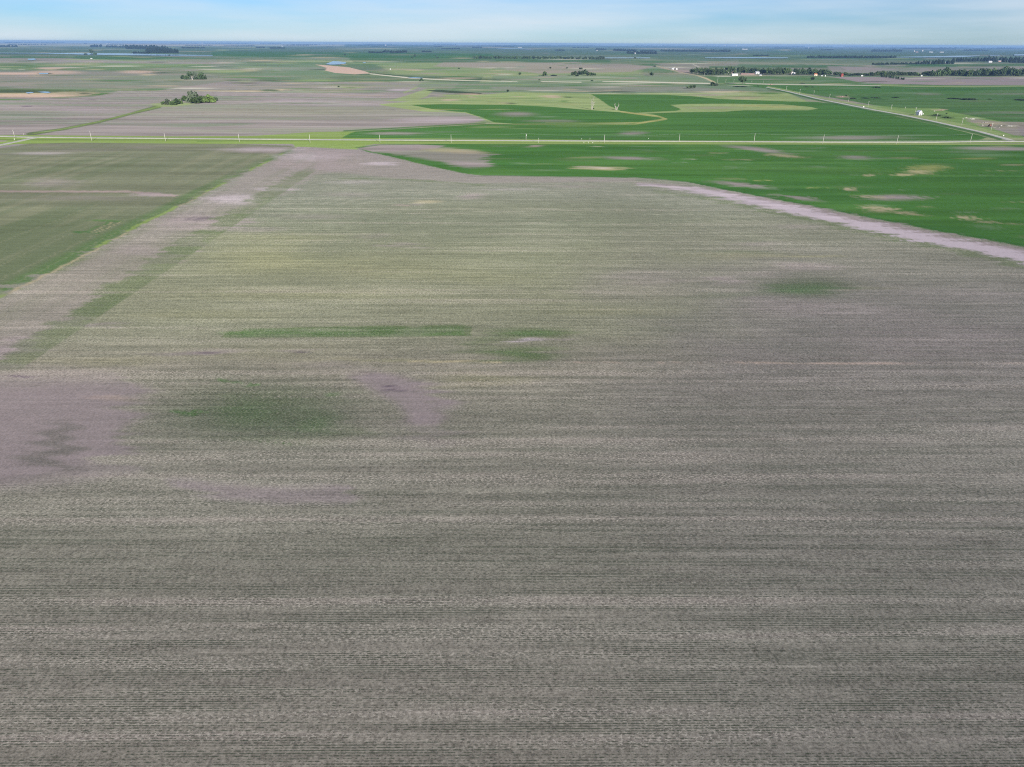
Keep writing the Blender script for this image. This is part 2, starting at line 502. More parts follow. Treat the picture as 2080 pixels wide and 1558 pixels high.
    line([(1408, 131), (1420, 136)], 1.2, 'pale', 0.6)
    ell(1470, 155, 22, 1.1, 'pale', 0.7)
    poly([(1370, 141), (1400, 143), (1402, 148), (1380, 147)], 'soil_warm', 0.8, 1, 2)
    ell(1520, 151, 18, 1.6, 'soil_warm', 0.7)
    ell(1500, 169, 22, 1.4, 'pale', 0.5)
    ell(1502, 173.5, 24, 1.0, 'pale', 0.5)
    # green line of reeds, grass track between the bare and green fields
    poly([(778, 205), (800, 202), (862, 182), (885, 180), (866, 196), (840, 206)], 'pasture', 0.85, 1.5, 3)
    line([(822, 188), (845, 178)], 3, 'pasture', 0.8)
    ell(812, 183, 26, 2.2, 'soil_light', 0.6)
    poly([(862, 183), (900, 183), (980, 189), (975, 192), (930, 190), (880, 186)], 'wet', 0.9, 0.9, 2.5)
    # pasture, green fields behind the road
    poly([(775, 212), (840, 205), (900, 192), (985, 192), (1040, 187), (1190, 190), (1330, 189), (1520, 188), (1600, 188), (1640, 206), (1500, 232), (1300, 236), (1180, 224), (1040, 216), (860, 226)], 'pasture', 0.95, 1.6, 3, t=0.2)
    for (x, y, rx, ry, c, a) in [(955, 191.5, 26, 1.8, 'pink', 0.8), (955, 197, 8, 1, 'pink', 0.8), (915, 203.5, 22, 2, 'pink', 0.8), (890, 195, 14, 4, 'soil', 0.6), (1120, 196, 24, 2.6, 'pink', 0.85), (1153, 197.5, 10, 1.2, 'wet', 0.7), (1145, 205.5, 11, 1.3, 'green', 0.8), (1040, 210, 10, 1.6, 'wet', 0.7), (1030, 209, 14, 2, 'tan', 0.5), (1050, 196, 22, 1.2, 'tan', 0.7),
                                (1215, 187, 18, 1.1, 'wet', 0.8), (1440, 193, 40, 2, 'soil_warm', 0.6), (1520, 199, 50, 3.0, 'tan', 0.7), (1480, 191, 50, 2, 'pale', 0.25), (1560, 190, 26, 1.6, 'green', 0.8), (1520, 196, 44, 1.5, 'wet', 0.3), (1250, 189.5, 60, 0.9, 'pale', 0.5), (1390, 189, 90, 0.8, 'pale', 0.35)]:
        ell(x, y, rx, ry, c, a, 0.6)
    for k in range(50):
        ell(rng.uniform(840, 1320), rng.uniform(190, 222), rng.uniform(10, 50), rng.uniform(0.6, 1.8), ['greenl', 'yellow', 'sage', 'weed'][rng.integers(4)], 0.35, 0.8)
    poly([(835, 213), (900, 211.5), (1040, 213), (1120, 217), (1190, 223), (1300, 231), (1340, 237), (1350, 241), (1300, 248), (1200, 251), (1040, 251.5), (1004, 249), (985, 240), (945, 228.5), (880, 222)], 'green', 0.97, 1.2, 3, t=0.3)
    poly([(1200, 191.5), (1350, 192.5), (1400, 195), (1460, 201), (1600, 206), (1660, 207), (1700, 212), (1780, 228), (1900, 254), (2005, 279), (1990, 284), (700, 289), (690, 269), (985, 252), (1040, 252.5), (1260, 252.5), (1356, 241), (1330, 233), (1262, 226), (1236, 214), (1216, 200)], 'green', 0.97, 1.2, 3, t=0.3)
    poly([(1362, 213), (1400, 211), (1480, 210.5), (1590, 212), (1645, 217), (1662, 221), (1640, 224), (1510, 224), (1470, 227), (1380, 228), (1310, 231), (1290, 229), (1375, 225), (1384, 222)], 'pasture', 0.95, 1.2, 3, t=0.2)
    for (x, y, rx, ry, c, a) in [(1450, 219, 60, 3, 'soil', 0.4), (1530, 215, 40, 1.4, 'yellow', 0.7), (1590, 217, 40, 2.5, 'yellow', 0.5), (1500, 204, 0.1, 0.1, 'soil', 0), (1575, 200, 45, 3.0, 'pasture', 0.9)]:
        if rx > 1:
            ell(x, y, rx, ry, c, a, 0.6)
    line([(1040, 252), (1180, 252.3), (1290, 252), (1352, 242), (1340, 237), (1262, 227)], [0.8, 1.2, 2.2, 3, 3, 3], 'yellow', 0.85, 0.9, None, 2)
    line([(1345, 242), (1300, 249), (1200, 250), (1110, 249)], [2, 2, 1.6, 1], 'yellow', 0.6, 0.9, None, 2)
    line([(775, 212.5), (860, 225.5), (945, 228.5), (972, 237), (1000, 249), (1040, 251.5)], [3, 2, 1.6, 1.4, 1.6, 0.8], 'pasture', 0.9, 0.8, None, 2)
    line([(700, 266), (985, 250)], [3, 2], 'greend', 0.7, 1)
    for (x, y, rx, ry, c, a) in [(1045, 232, 38, 5, 'soil', 0.75), (1000, 222, 40, 1.2, 'pasture', 0.6), (1120, 246, 55, 3.5, 'soil', 0.5), (1110, 237, 30, 2, 'sage', 0.6), (1285, 270, 32, 4.5, 'soil', 0.8), (800, 271, 60, 3, 'soil', 0.7), (990, 258, 50, 2.2, 'pasture', 0.55), (900, 268, 60, 2, 'sage', 0.5), (890, 222, 50, 1.2, 'yellow', 0.5), (960, 282, 180, 3, 'sage', 0.35),
                                (1160, 278, 110, 1.4, 'sage', 0.5), (1740, 280, 110, 4, 'soil', 0.75), (1640, 281, 60, 2, 'sage', 0.5), (1270, 277, 90, 2, 'sage', 0.45), (1730, 266, 60, 2, 'greenl', 0.4), (1180, 256, 60, 1.5, 'pasture', 0.4), (1070, 261, 40, 1, 'pasture', 0.4), (1850, 274, 80, 1.5, 'sage', 0.5)]:
        ell(x, y, rx, ry, c, a, 0.75)
    for k in range(60):
        x, y = rng.uniform(1000, 1960), rng.uniform(226, 282)
        if y < 206 + (x - 1640) * 0.22:
            continue
        ell(x, y, rng.uniform(30, 160), rng.uniform(0.8, 2.5), ['greend', 'greenl', 'green', 'greend'][rng.integers(4)], 0.4, 0.9)
    # farmyard right of the diagonal road
    poly([(1740, 211), (1830, 219), (1905, 219), (1925, 226), (2030, 246), (2065, 258), (2080, 281), (2045, 279), (1960, 262), (1860, 240), (1780, 224)], alb(126, 154, 92), 0.9, 2, 2.5)
    poly([(1960, 240), (2030, 247), (2200, 250), (2200, 262), (2020, 262), (1985, 254)], 'soil_warm', 0.7, 2, 2.5, warp=True)
    poly([(2015, 261), (2200, 262), (2200, 279), (2060, 275)], 'soil', 0.8, 2, 2.5)
    for (x, y, rx, ry, c, a) in [(1905, 235, 16, 3, 'wet', 0.6), (1924, 239, 11, 2.4, 'wet', 0.7), (1907, 223, 12, 2.2, 'pink', 0.7), (1867, 237, 24, 2, 'tan', 0.6), (1970, 240, 20, 1.2, 'pale', 0.6), (2055, 255.5, 14, 1.2, 'pale', 0.8), (2000, 250, 25, 2.4, 'tan', 0.6), (1708, 196.5, 12, 2, 'pink', 0.6), (2030, 256, 8, 1.2, 'wet', 0.7), (1980, 247, 16, 2, 'soil', 0.5)]:
        ell(x, y, rx, ry, c, a, 0.6)
    line([(1560, 179), (1600, 188), (1660, 203), (1760, 224), (1830, 236), (1900, 251), (1990, 270), (2030, 281)], [2, 2.5, 3, 4, 4, 5, 6, 7], 'greend', 0.8, 1.4)
    line([(1560, 176), (1600, 183.5), (1660, 197), (1760, 216), (1830, 229), (1900, 243), (1990, 262), (2050, 277)], [2, 2.5, 3, 3, 4, 5, 6, 5], 'pasture', 0.85, 1.4)

    # ---- verge of the main road
    line([(L, 278), (60, 281), (600, 287), (900, 287.5), (1400, 290), (1960, 291.5), (Rr, 297)], [13, 13, 16, 12, 9, 9, 9], 'verge', 0.97, 1.2, 0.3)
    poly([(380, 277), (520, 276), (640, 268), (720, 267), (690, 282), (500, 283)], 'verge', 0.9, 1.5, 3)
    poly([(L, 292), (0, 300), (60, 291), (150, 288), (500, 291), (500, 280), (0, 280), (L, 280)], 'verge', 0.9, 1.2, 3)
    poly([(590, 288), (780, 288), (740, 296), (725, 303), (700, 303), (640, 299), (600, 298)], 'verge', 0.95, 1.5, 3)
    line([(L, 279.5), (60, 283), (300, 284), (900, 288), (1400, 291), (1960, 293), (2080, 295)], [1.4] * 7, 'weed', 0.5, 1.2, warp=True)
    line([(400, 287), (620, 290), (760, 290)], 1.2, 'greend', 0.6, 1)
    poly([(-20, 284), (15, 285.5), (8, 290), (-20, 291)], 'soil', 0.9, 1, 2)

    # ---- the big near field and its neighbours
    near = py > 289
    prof_y = [280, 300, 330, 360, 400, 450, 520, 600, 660, 740, 850, 950, 1100, 1300, 1560, 2300]  # tone by row: crop density, with the sun's backscatter brightening painted in
    prof_l = [(146, 138, 138), (144, 137, 138), (140, 138, 126), (139, 142, 126), (138, 144, 124), (134, 142, 116), (140, 145, 116), (138, 142, 116), (135, 138, 116), (135, 132, 120), (123, 121, 113), (121, 118, 112), (119, 117, 110), (121, 117, 112), (122, 117, 112), (122, 117, 112)]
    prof_r = [(146, 138, 138), (144, 137, 138), (140, 138, 126), (140, 141, 126), (144, 148, 130), (138, 142, 120), (140, 140, 124), (130, 129, 121), (126, 124, 119), (125, 121, 118), (121, 118, 114), (120, 117, 113), (119, 116, 112), (120, 117, 112), (121, 117, 113), (121, 117, 113)]
    idx = np.nonzero(near)[0]
    gl = np.stack([np.interp(py[idx], prof_y, [lin(c)[k] * KALB for c in prof_l]) for k in range(3)], 1)
    gr = np.stack([np.interp(py[idx], prof_y, [lin(c)[k] * KALB for c in prof_r]) for k in range(3)], 1)
    fr = sst(1000, 1700, px[idx] + 150 * n_big[idx])[:, None]
    cnear = gl * (1 - fr) + gr * fr
    yk = [289, 400, 470, 520, 600, 740, 900, 2300]  # gain by row, offsets how the low sun lights the field
    cnear = cnear * np.stack([np.interp(py[idx], yk, v) for v in ([1.0, 0.84, 0.82, 0.87, 0.98, 1.12, 1.28, 1.50], [1.0, 0.82, 0.79, 0.85, 0.94, 1.09, 1.27, 1.49], [1.0, 0.88, 0.86, 0.91, 0.99, 1.07, 1.18, 1.33])], 1)
    e = sst(289, 293, py[idx])
    col[idx] = col[idx] * (1 - e[:, None]) + cnear * e[:, None]
    tex[idx] = tex[idx] * (1 - e) + 1.0 * e
    # redo the verge foot where the field starts
    line([(L, 292), (500, 290), (900, 291), (1400, 292), (1960, 293.5), (Rr, 299)], [3, 5, 4, 4, 4, 4], 'verge', 0.9, 1.2, 0.3)
    poly([(L, 286), (0, 296), (40, 291.5), (100, 289), (60, 284), (0, 288)], 'verge', 0.95, 1.2, 3)
    poly([(590, 286), (790, 286), (745, 296), (725, 303), (700, 303), (640, 299.5), (600, 298)], 'verge', 0.95, 1.5, 3)
    # left field: rows run towards the road, so its streaks do too
    LB = [(600, 300), (0, 605), (-1400, 1316), (-1600, 320), (L, 294), (0, 301), (60, 292), (150, 289.5), (500, 293), (590, 296)]
    poly(LB, 'left', 1.0, 1.5, 1.5, t=0.4)
    poly([(-600, 430), (0, 425), (250, 430), (300, 452), (0, 610), (-1400, 1320)], 'leftd', 0.7, 40, 1.5)
    stl = fbm(U / 11, V / 260, 3, 61)
    stb = fbm(U / 120, V / 90, 3, 67)
    poly(LB, 'mid', 0.4, 3, 1.5, mod=sst(-0.1, 0.9, stl + 0.6 * stb))
    poly(LB, 'leftd', 0.4, 3, 1.5, mod=sst(0.0, 0.9, -stl + 0.5 * stb))
    poly([(-600, 296), (0, 302), (70, 293), (500, 294), (600, 300), (560, 312), (300, 306), (0, 315), (-600, 320)], 'soil', 0.7, 5, 3, mod=sst(-0.7, 0.5, stb), warp=True)
    ell(520, 303, 100, 4, 'soil_light', 0.5, 0.8)
    ell(90, 312, 60, 3, 'soil_light', 0.4, 0.8)
    line([(-300, 387), (0, 388), (250, 389), (335, 397)], [3, 3, 4, 5], 'soil_warm', 0.9, 2.0, 0.3, 2, warp=True)
    ell(300, 395, 35, 4.0, 'soil', 0.8, 0.6)
    ell(110, 372, 60, 10, 'soil', 0.5, 0.9)
    ell(160, 402, 120, 6, 'soil', 0.35, 0.9)
    ell(240, 340, 200, 12, 'leftd', 0.3, 0.9)
    line([(-300, 745), (0, 594), (200, 492), (400, 390), (590, 305)], [30, 22, 15, 9, 4], 'green', 0.55, 10, 0.5, 1.2)
    for q in (0.03, 0.07, 0.14, 0.26):    # wheel tracks parallel to the boundary
        line([(-300 - q * 900, 745), (0 - q * 1100, 605), (600 - q * 420, 300)], [2, 1.6, 0.5], 'mid', 0.4, 1.2)
    line([(165, 474), (220, 452)], 2.0, 'green', 0.6, 1.5)
    line([(195, 473), (245, 450)], 1.2, 'straw', 0.4, 1)
    line([(185, 472), (230, 450)], 1.0, 'straw', 0.4, 1)
    ell(180, 473, 22, 2.2, 'greend', 0.8, 0.6)
    ell(222, 448, 26, 2.2, 'green', 0.6, 0.6)
    # strip of bare ground inside the boundary of the main field
    poly([(602, 302), (620, 300), (700, 305), (690, 335), (600, 372), (470, 452), (300, 560), (130, 665), (0, 745), (-500, 1010), (-1000, 1110), (0, 604)], 'soil', 0.55, 8, 1.3, t=0.55, warp=True)
    sst_strip = sst(-0.2, 0.8, stl)
    poly([(602, 302), (690, 335), (600, 372), (470, 452), (300, 560), (130, 665), (0, 745), (-500, 1010), (-1000, 1110), (0, 604)], 'left', 0.35, 8, 1.3, mod=sst_strip)
    for (x, y, rx, ry, c, a) in [(630, 318, 60, 9, 'soil_light', 0.45), (590, 335, 40, 9, 'soil', 0.6), (545, 384, 42, 4, 'soil_light', 0.6), (480, 405, 60, 12, 'soil_light', 0.6), (400, 450, 80, 16, 'soil', 0.85), (415, 444, 22, 5, 'soil_dark', 0.7), (400, 457, 30, 5, 'left', 0.3), (300, 510, 70, 10, 'soil', 0.5), (200, 660, 55, 6, 'soil', 0.6), (60, 690, 50, 8, 'soil', 0.6), (10, 712, 60, 16, 'soil', 0.85), (520, 465, 60, 5, 'soil', 0.4), (340, 560, 40, 5, 'soil', 0.25), (700, 338, 60, 8, 'soil', 0.4)]:
        ell(x, y, rx, ry, c, a, 0.8)
    # saw-toothed green strip: late passes of the planter end at different places, start on one line
    q0 = at(400, 509)
    u0 = q0.x * cu + q0.y * su
    blk = np.floor(V / 5.5)
    wblk = 10 + 11 * _h(blk, 0 * V, 71) ** 1.2 + 6 * (0.5 + 0.5 * vnoise(V / 45, 0 * V, 72)) + 2 * n_row2
    ablk = 0.62 + 0.38 * sst(-0.5, 0.5, vnoise(V / 16, 0 * V, 73) + 0.4 * n_row)
    mm = sst(u0 + 0.5, u0 - 0.5, U) * sst(u0 - wblk - 3, u0 - wblk + 2, U) * ablk * sst(338, 352, py) * (1 - sst(735, 770, py)) * (px < 700)
    idx = np.nonzero(mm > 0.01)[0]
    blend(idx, mm[idx] * (0.68 + 0.32 * sst(360, 500, py[idx])), PA['weed'], 0.85, 0.85)
    ell(420, 462, 60, 6, 'soil', 0.6, 0.8)
    # the boundary itself: dry grass edge with brighter tufts
    line([(-300, 757), (0, 605), (130, 539), (300, 452), (440, 381)], [3.6, 3.2, 3.0, 2.4, 1.2], 'tan', 0.75, 1.4, 0.2, 1.5, mod=sst(-0.35, 0.25, vnoise(V / 22, 0 * V, 77)))
    line([(-300, 752), (0, 600), (300, 449), (600, 299)], [8, 7, 4, 2], 'verge', 0.8, 1.6, 0.3, 1.5, mod=sst(-0.05, 0.35, -vnoise(V / 22, 0 * V, 77)))
    # green crop beyond, right of the centre
    GP = [(722, 300), (770, 294), (850, 292.5), (1960, 294.5), (Rr, 301), (Rr, 830), (2080, 500), (1900, 468), (1700, 429), (1560, 402), (1460, 383), (1400, 370), (1340, 363), (1290, 360.5), (1170, 359.5), (1060, 357.5), (985, 357), (940, 352), (860, 334), (790, 317), (745, 308)]
    poly(GP, 'green', 1.0, 1.5, 2.5, t=0.3)
    gv = fbm(U / 160, V / 30, 4, 83)
    poly(GP, 'greend', 0.5, 3, 2.5, mod=sst(-0.2, 0.8, gv))
    poly(GP, 'greenl', 0.35, 3, 2.5, mod=sst(0.1, 0.9, fbm(U / 130, V / 45, 4, 87)))
    line([(985, 356), (1290, 359.5), (1400, 369), (1560, 401), (1700, 428), (1900, 467), (2080, 499), (Rr, 826)], [1.5, 2, 2.5, 3, 3, 4, 5, 9], 'greend', 0.8, 1.2, None, 2)  # shadow at the crop's edge, painted as a dark green line
    poly([(724, 301), (770, 295), (850, 293.5), (905, 296), (880, 303), (760, 309)], 'soil', 0.9, 3, 3)
    poly([(750, 305), (860, 298), (930, 301), (1000, 312), (985, 322), (1000, 339), (960, 342), (900, 328), (800, 313)], 'soil', 0.72, 8, 2.5, warp=True)
    ell(905, 305, 60, 4, 'yellow', 0.4, 0.8)
    for (x, y, rx, ry, c, a, rot) in [(950, 309, 55, 3, 'tan', 0.7, 0.03), (1090, 297, 18, 2.6, 'soil_warm', 0.9, 0), (1020, 297.5, 22, 1, 'sage', 0.6, 0), (1220, 298, 14, 1.2, 'pale', 0.5, 0), (1290, 304, 22, 1.6, 'sage', 0.5, 0), (1282, 321.5, 62, 3.4, 'soil', 0.9, 0.03), (1220, 341.5, 44, 3.8, 'straw', 0.85, 0), (1215, 340.5, 30, 2.2, 'soil_light', 0.5, 0), (1120, 346, 40, 1.4, 'sage', 0.6, 0), (1052, 332, 20, 2.2, 'sage', 0.6, 0), (960, 333, 45, 4, 'soil', 0.8, 0.1), (1150, 322, 30, 1.2, 'weed', 0.6, 0), (1000, 322, 40, 1.5, 'weed', 0.6, 0),
                                     (1545, 304, 62, 4.6, 'soil', 0.95, 0.11), (1595, 316, 36, 3, 'tan', 0.8, 0.09), (1640, 307, 40, 1.6, 'sage', 0.5, 0), (1738, 320, 40, 4, 'soil', 0.9, 0.04), (1780, 322, 40, 2, 'sage', 0.6, 0), (1665, 301, 16, 1.5, 'sage', 0.6, 0), (2030, 302, 90, 4.2, 'soil', 0.95, 0.01), (1960, 308, 60, 3, 'sage', 0.6, 0), (2010, 315, 60, 4, 'sage', 0.45, 0), (1990, 322, 40, 2, 'yellow', 0.5, 0), (1885, 341, 36, 7, 'yellow', 0.6, 0), (1880, 350, 26, 4, 'straw', 0.75, 0), (1835, 355, 20, 2, 'straw', 0.8, 0), (1776, 356, 14, 2, 'tan', 0.8, 0), (1740, 355, 12, 1.2, 'sage', 0.5, 0), (1715, 384, 14, 3.6, 'tan', 0.95, 0), (1812, 401, 62, 5.6, 'soil', 1.0, -0.02), (1770, 400, 30, 3, 'straw', 0.4, 0), (1772, 424, 28, 6, 'tan', 0.9, 0.14), (1840, 433, 34, 3, 'tan', 0.8, 0.1), (1775, 416, 20, 2, 'sage', 0.6, 0.1), (1500, 375, 44, 4.6, 'soil', 0.95, 0.12), (1545, 382, 30, 2.2, 'sage', 0.7, 0.1), (1620, 402, 50, 3.2, 'soil', 0.85, 0.13), (1540, 366, 20, 1.0, 'yellow', 0.7, 0), (1980, 443, 26, 4, 'tan', 0.85, 0.1), (2030, 452, 30, 3, 'tan', 0.6, 0.1), (1960, 432, 20, 1.6, 'sage', 0.7, 0), (2000, 462, 40, 4, 'sage', 0.4, 0.1), (2070, 480, 20, 6, 'weed', 0.6, 0.1), (2040, 424, 30, 1.2, 'sage', 0.5, 0), (1395, 331, 14, 1.6, 'sage', 0.6, 0), (1490, 341, 16, 3, 'sage', 0.5, 0), (1640, 381, 20, 1.2, 'yellow', 0.5, 0), (1820, 385, 14, 1, 'sage', 0.5, 0), (2060, 335, 30, 2, 'tan', 0.5, 0), (1400, 324, 20, 1.0, 'pale', 0.5, 0)]:
        ell(x, y, rx, ry, c, a * 0.95, 0.8, rot, t=0.2)
    for k in range(150):
        x, y = rng.uniform(1000, 2300), 296 + 170 * rng.random() ** 1.4
        if y > 340 + max(0, x - 1300) * 0.16:
            continue
        ell(x, y, rng.uniform(8, 46), rng.uniform(0.6, 2.0) * (y / 320), ['sage', 'weed', 'greenl', 'tan', 'greenl', 'weed'][rng.integers(6)], rng.uniform(0.2, 0.5), 0.95)
    # the bare rim of the main field along that crop
    line([(1290, 372), (1380, 380), (1470, 393), (1620, 423), (1750, 452), (1900, 484), (2080, 520), (2500, 605)], [3, 8, 12, 17, 21, 23, 24, 30], 'soil', 0.9, 5, 0.25, 1.6, warp=True)
    line([(1300, 374), (1380, 382), (1470, 395), (1620, 427), (1750, 457), (1900, 488), (2080, 524), (2500, 610)], [2, 6, 10, 14, 16, 18, 20, 24], 'soil_light', 1.0, 6, 0.15, 1.6, warp=True)
    line([(1330, 388), (1470, 407), (1600, 437), (1750, 471), (1900, 502), (2080, 541), (2500, 640)], [3, 6, 8, 8, 9, 10, 12], 'weed', 0.6, 4, 0.7, 1.6, warp=True)
    # headland below the green crop, centre
    poly([(640, 306), (720, 304), (800, 322), (880, 341), (960, 356), (1290, 363), (1290, 369), (960, 372), (800, 362), (640, 345)], 'soil', 0.5, 5, 2, t=0.6)
    ell(785, 333, 38, 4, 'soil_light', 0.7, 0.8)
    line([(700, 362), (850, 366), (990, 377)], [2, 2.5, 2], 'weed', 0.6, 2.0, None, 2, warp=True)
    for (x, y, rx, ry, c, a) in [(950, 398, 34, 6, 'soil', 0.75), (870, 410, 30, 4, 'straw', 0.4), (815, 417, 18, 2.6, 'soil_warm', 0.7), (850, 415, 16, 2, 'soil', 0.6), (700, 395, 60, 5, 'soil', 0.35), (720, 370, 60, 4, 'soil_light', 0.3), (1160, 379, 60, 3, 'soil', 0.4), (1060, 386, 60, 2.5, 'soil_light', 0.3), (840, 499, 30, 6, 'soil', 0.45), (760, 480, 40, 6, 'soil', 0.25), (640, 440, 80, 6, 'soil', 0.3),
                                (1490, 570, 34, 8, 'soil', 0.55), (1670, 545, 70, 9, 'soil', 0.55), (1560, 494, 60, 7, 'soil', 0.35), (1600, 560, 60, 8, 'soil', 0.3), (1620, 460, 50, 5, 'soil', 0.35), (1620, 625, 130, 18, 'soil', 0.4), (1330, 565, 90, 14, 'soil', 0.35), (1290, 590, 120, 22, 'soil', 0.22), (1920, 690, 180, 36, 'soil', 0.3), (1800, 640, 160, 20, 'soil', 0.25), (2000, 600, 120, 14, 'soil', 0.25)]:
        ell(x, y, rx, ry, c, a, 0.9)
    # yellower stubble in the middle; the first patch paints in the sun's hot spot
    for (x, y, rx, ry, a) in [(530, 520, 110, 40, 0.45), (700, 540, 240, 20, 0.3), (620, 600, 260, 14, 0.3), (560, 480, 160, 9, 0.25), (900, 560, 220, 14, 0.25), (1200, 630, 120, 9, 0.25), (960, 772, 110, 14, 0.5), (230, 735, 150, 10, 0.4), (420, 640, 140, 12, 0.3), (1500, 520, 100, 7, 0.4), (1640, 522, 90, 2.2, 0.7), (1780, 590, 60, 6, 0.3), (540, 720, 200, 20, 0.2), (860, 735, 220, 3, 0.55), (1000, 420, 300, 20, 0.15)]:
        ell(x, y, rx, ry, 'yellow', a * 0.4, 0.95)
    for (x, y, rx, ry, c, a) in [(1655, 587, 106, 23, 'hollow', 0.75), (1640, 586, 66, 13, 'greend', 0.3), (1690, 592, 62, 11, 'greend', 0.3), (1460, 600, 120, 7, 'weed', 0.25), (1500, 513, 70, 5, 'weed', 0.3)]:
        ell(x, y, rx, ry, c, a, 0.7)
    poly([(466, 667), (560, 666), (700, 662), (940, 660), (960, 664), (962, 683), (700, 685), (450, 685)], 'weed', 0.9, 3, 2, t=0.9, mod=sst(-1.6, 0.0, n_row + n_fine))
    ell(480, 677, 34, 8, 'greenl', 0.45, 0.8)
    poly([(490, 669), (940, 664), (950, 682), (480, 684)], 'green', 0.40, 5, 2)
    ell(1030, 672, 96, 11, 'weed', 0.9, 0.7)
    ell(1020, 674, 50, 6, 'green', 0.4, 0.9)
    ell(965, 692, 34, 26, 'weed', 0.55, 0.9)
    ell(1055, 720, 84, 19, 'weed', 0.9, 0.7)
    ell(1060, 717, 54, 8, 'green', 0.25, 0.9)
    ell(1042, 688, 34, 4.0, 'soil_light', 0.75, 0.7)
    ell(1085, 686, 60, 2.0, 'soil', 0.6, 0.8)
    line([(830, 733), (1000, 736), (1020, 737)], 3, 'straw', 0.5, 2)
    line([(1150, 736), (1500, 737), (1720, 739), (1930, 738), (2080, 738)], [2, 3, 4, 4, 2], 'pink', 0.4, 2, mod=sst(-0.6, 0.6, n_fine))
    # bare hollows lower left
    poly([(-500, 770), (-50, 764), (150, 762), (255, 766), (262, 790), (235, 850), (235, 920), (205, 955), (120, 968), (0, 985), (-500, 1010)], 'soil', 0.9, 40, 1.2, t=0.32, warp=True)
    poly([(60, 850), (110, 850), (120, 950), (70, 960), (30, 920)], 'gray', 0.7, 20, 1.2, warp=True, t=0.6)
    ell(35, 762, 30, 2, 'soil_dark', 0.8, 0.6)
    ell(225, 806, 40, 6, 'pink', 0.25, 0.8)
    poly([(370, 976), (520, 972), (640, 968), (700, 978), (655, 1010), (540, 1014), (400, 1002)], 'soil', 0.68, 22, 1.6, t=0.4, warp=True)
    for (x, y, rx, ry, c, a, rot) in [(415, 718, 90, 6, 'soil', 0.65, -0.02), (418, 716, 28, 2, 'soil_dark', 0.7, 0), (615, 716, 46, 4, 'soil', 0.45, 0), (615, 716, 22, 1.8, 'soil_dark', 0.75, 0), (785, 778, 66, 19, 'soil', 1.0, 0.2), (830, 808, 56, 16, 'soil', 0.95, 0.25), (872, 848, 40, 14, 'soil', 0.95, 0.1), (860, 880, 60, 20, 'soil', 0.4, 0.2), (788, 785, 26, 2.6, 'soil_dark', 0.95, 0.05), (800, 793, 34, 2.8, 'soil_dark', 0.85, 0.05), (760, 763, 26, 2, 'soil_dark', 0.35, 0.05), (680, 745, 60, 5, 'soil', 0.3, 0)]:
        ell(x, y, rx, ry, c, a, 0.9, rot, t=0.35, warp=(c != 'soil_dark'))
    poly([(712, 764), (770, 757), (820, 772), (872, 812), (905, 850), (884, 864), (842, 852), (800, 818), (745, 788)], 'soil', 0.85, 16, 1.2, t=0.35)
    ell(792, 785, 24, 2.4, 'soil_dark', 0.8, 0.8, 0.05, warp=False)
    ell(802, 793, 30, 2.4, 'soil_dark', 0.7, 0.8, 0.05, warp=False)
    # weedy green hollow
    for (x, y, rx, ry, c, a) in [(485, 830, 200, 66, 'hollow', 0.6), (492, 835, 160, 46, 'hollow', 0.6), (500, 800, 130, 26, 'weed', 0.25), (450, 830, 60, 26, 'green', 0.25), (600, 850, 60, 26, 'green', 0.3), (340, 835, 18, 6, 'green', 0.8), (372, 828, 12, 4, 'green', 0.7), (440, 773, 12, 4, 'green', 0.75), (495, 891, 9, 3, 'green', 0.8), (650, 795, 22, 6, 'green', 0.45), (690, 870, 40, 16, 'weed', 0.3), (570, 885, 120, 12, 'weed', 0.3)]:
        ell(x, y, rx, ry, c, a, 0.95)
    # faint rows and passes in the lush fields too
    idx = np.nonzero((py > 180) & (tex < 0.5) & (dist > 600))[0]
    col[idx] *= np.exp(0.10 * vnoise(U[idx] / 240, V[idx] / 4.0, 141) + 0.15 * fbm(U[idx] / 150, V[idx] / 14, 4, 143))[:, None]
    # bands along the rows over the whole near field
    idx = np.nonzero((py > 360) & (tex > 0.58))[0]
    b1 = fbm(U[idx] / 380, V[idx] / 4.5, 5, 91)
    b2 = fbm(U[idx] / 60, V[idx] / 2.2, 3, 95)
    b3 = fbm(U[idx] / 90, V[idx] / 60, 3, 99)
    fade = sst(360, 420, py[idx])
    k = np.exp(fade * (0.075 * b1 + 0.06 * b2 + 0.09 * b3))
    col[idx] *= k[:, None]
    stw[idx] = (0.30 + 0.7 * sst(0.1, 1.0, b1 + 0.6 * b2 + 0.4 * b3)) * sst(0.45, 0.9, tex[idx])
    thin = sst(0.62, 0.85, vnoise(U[idx] / 150, V[idx] / 1.6, 151)) * sst(-0.1, 0.5, vnoise(U[idx] / 70, V[idx] / 9, 153)) * fade
    stw[idx] = np.clip(stw[idx] + 0.5 * thin, 0, 1)
    col[idx] *= (1 + 0.22 * thin)[:, None]
    warm = (sst(0.5, 1.3, b1 + 0.5 * b2) * 0.22 * fade)[:, None]
    col[idx] = col[idx] * (1 - warm) + PA['soil_warm'] * warm
    tex *= 1 - 0.8 * sst(900, 1500, dist)
    return np.clip(col, 0.005, 0.9), tex, stw

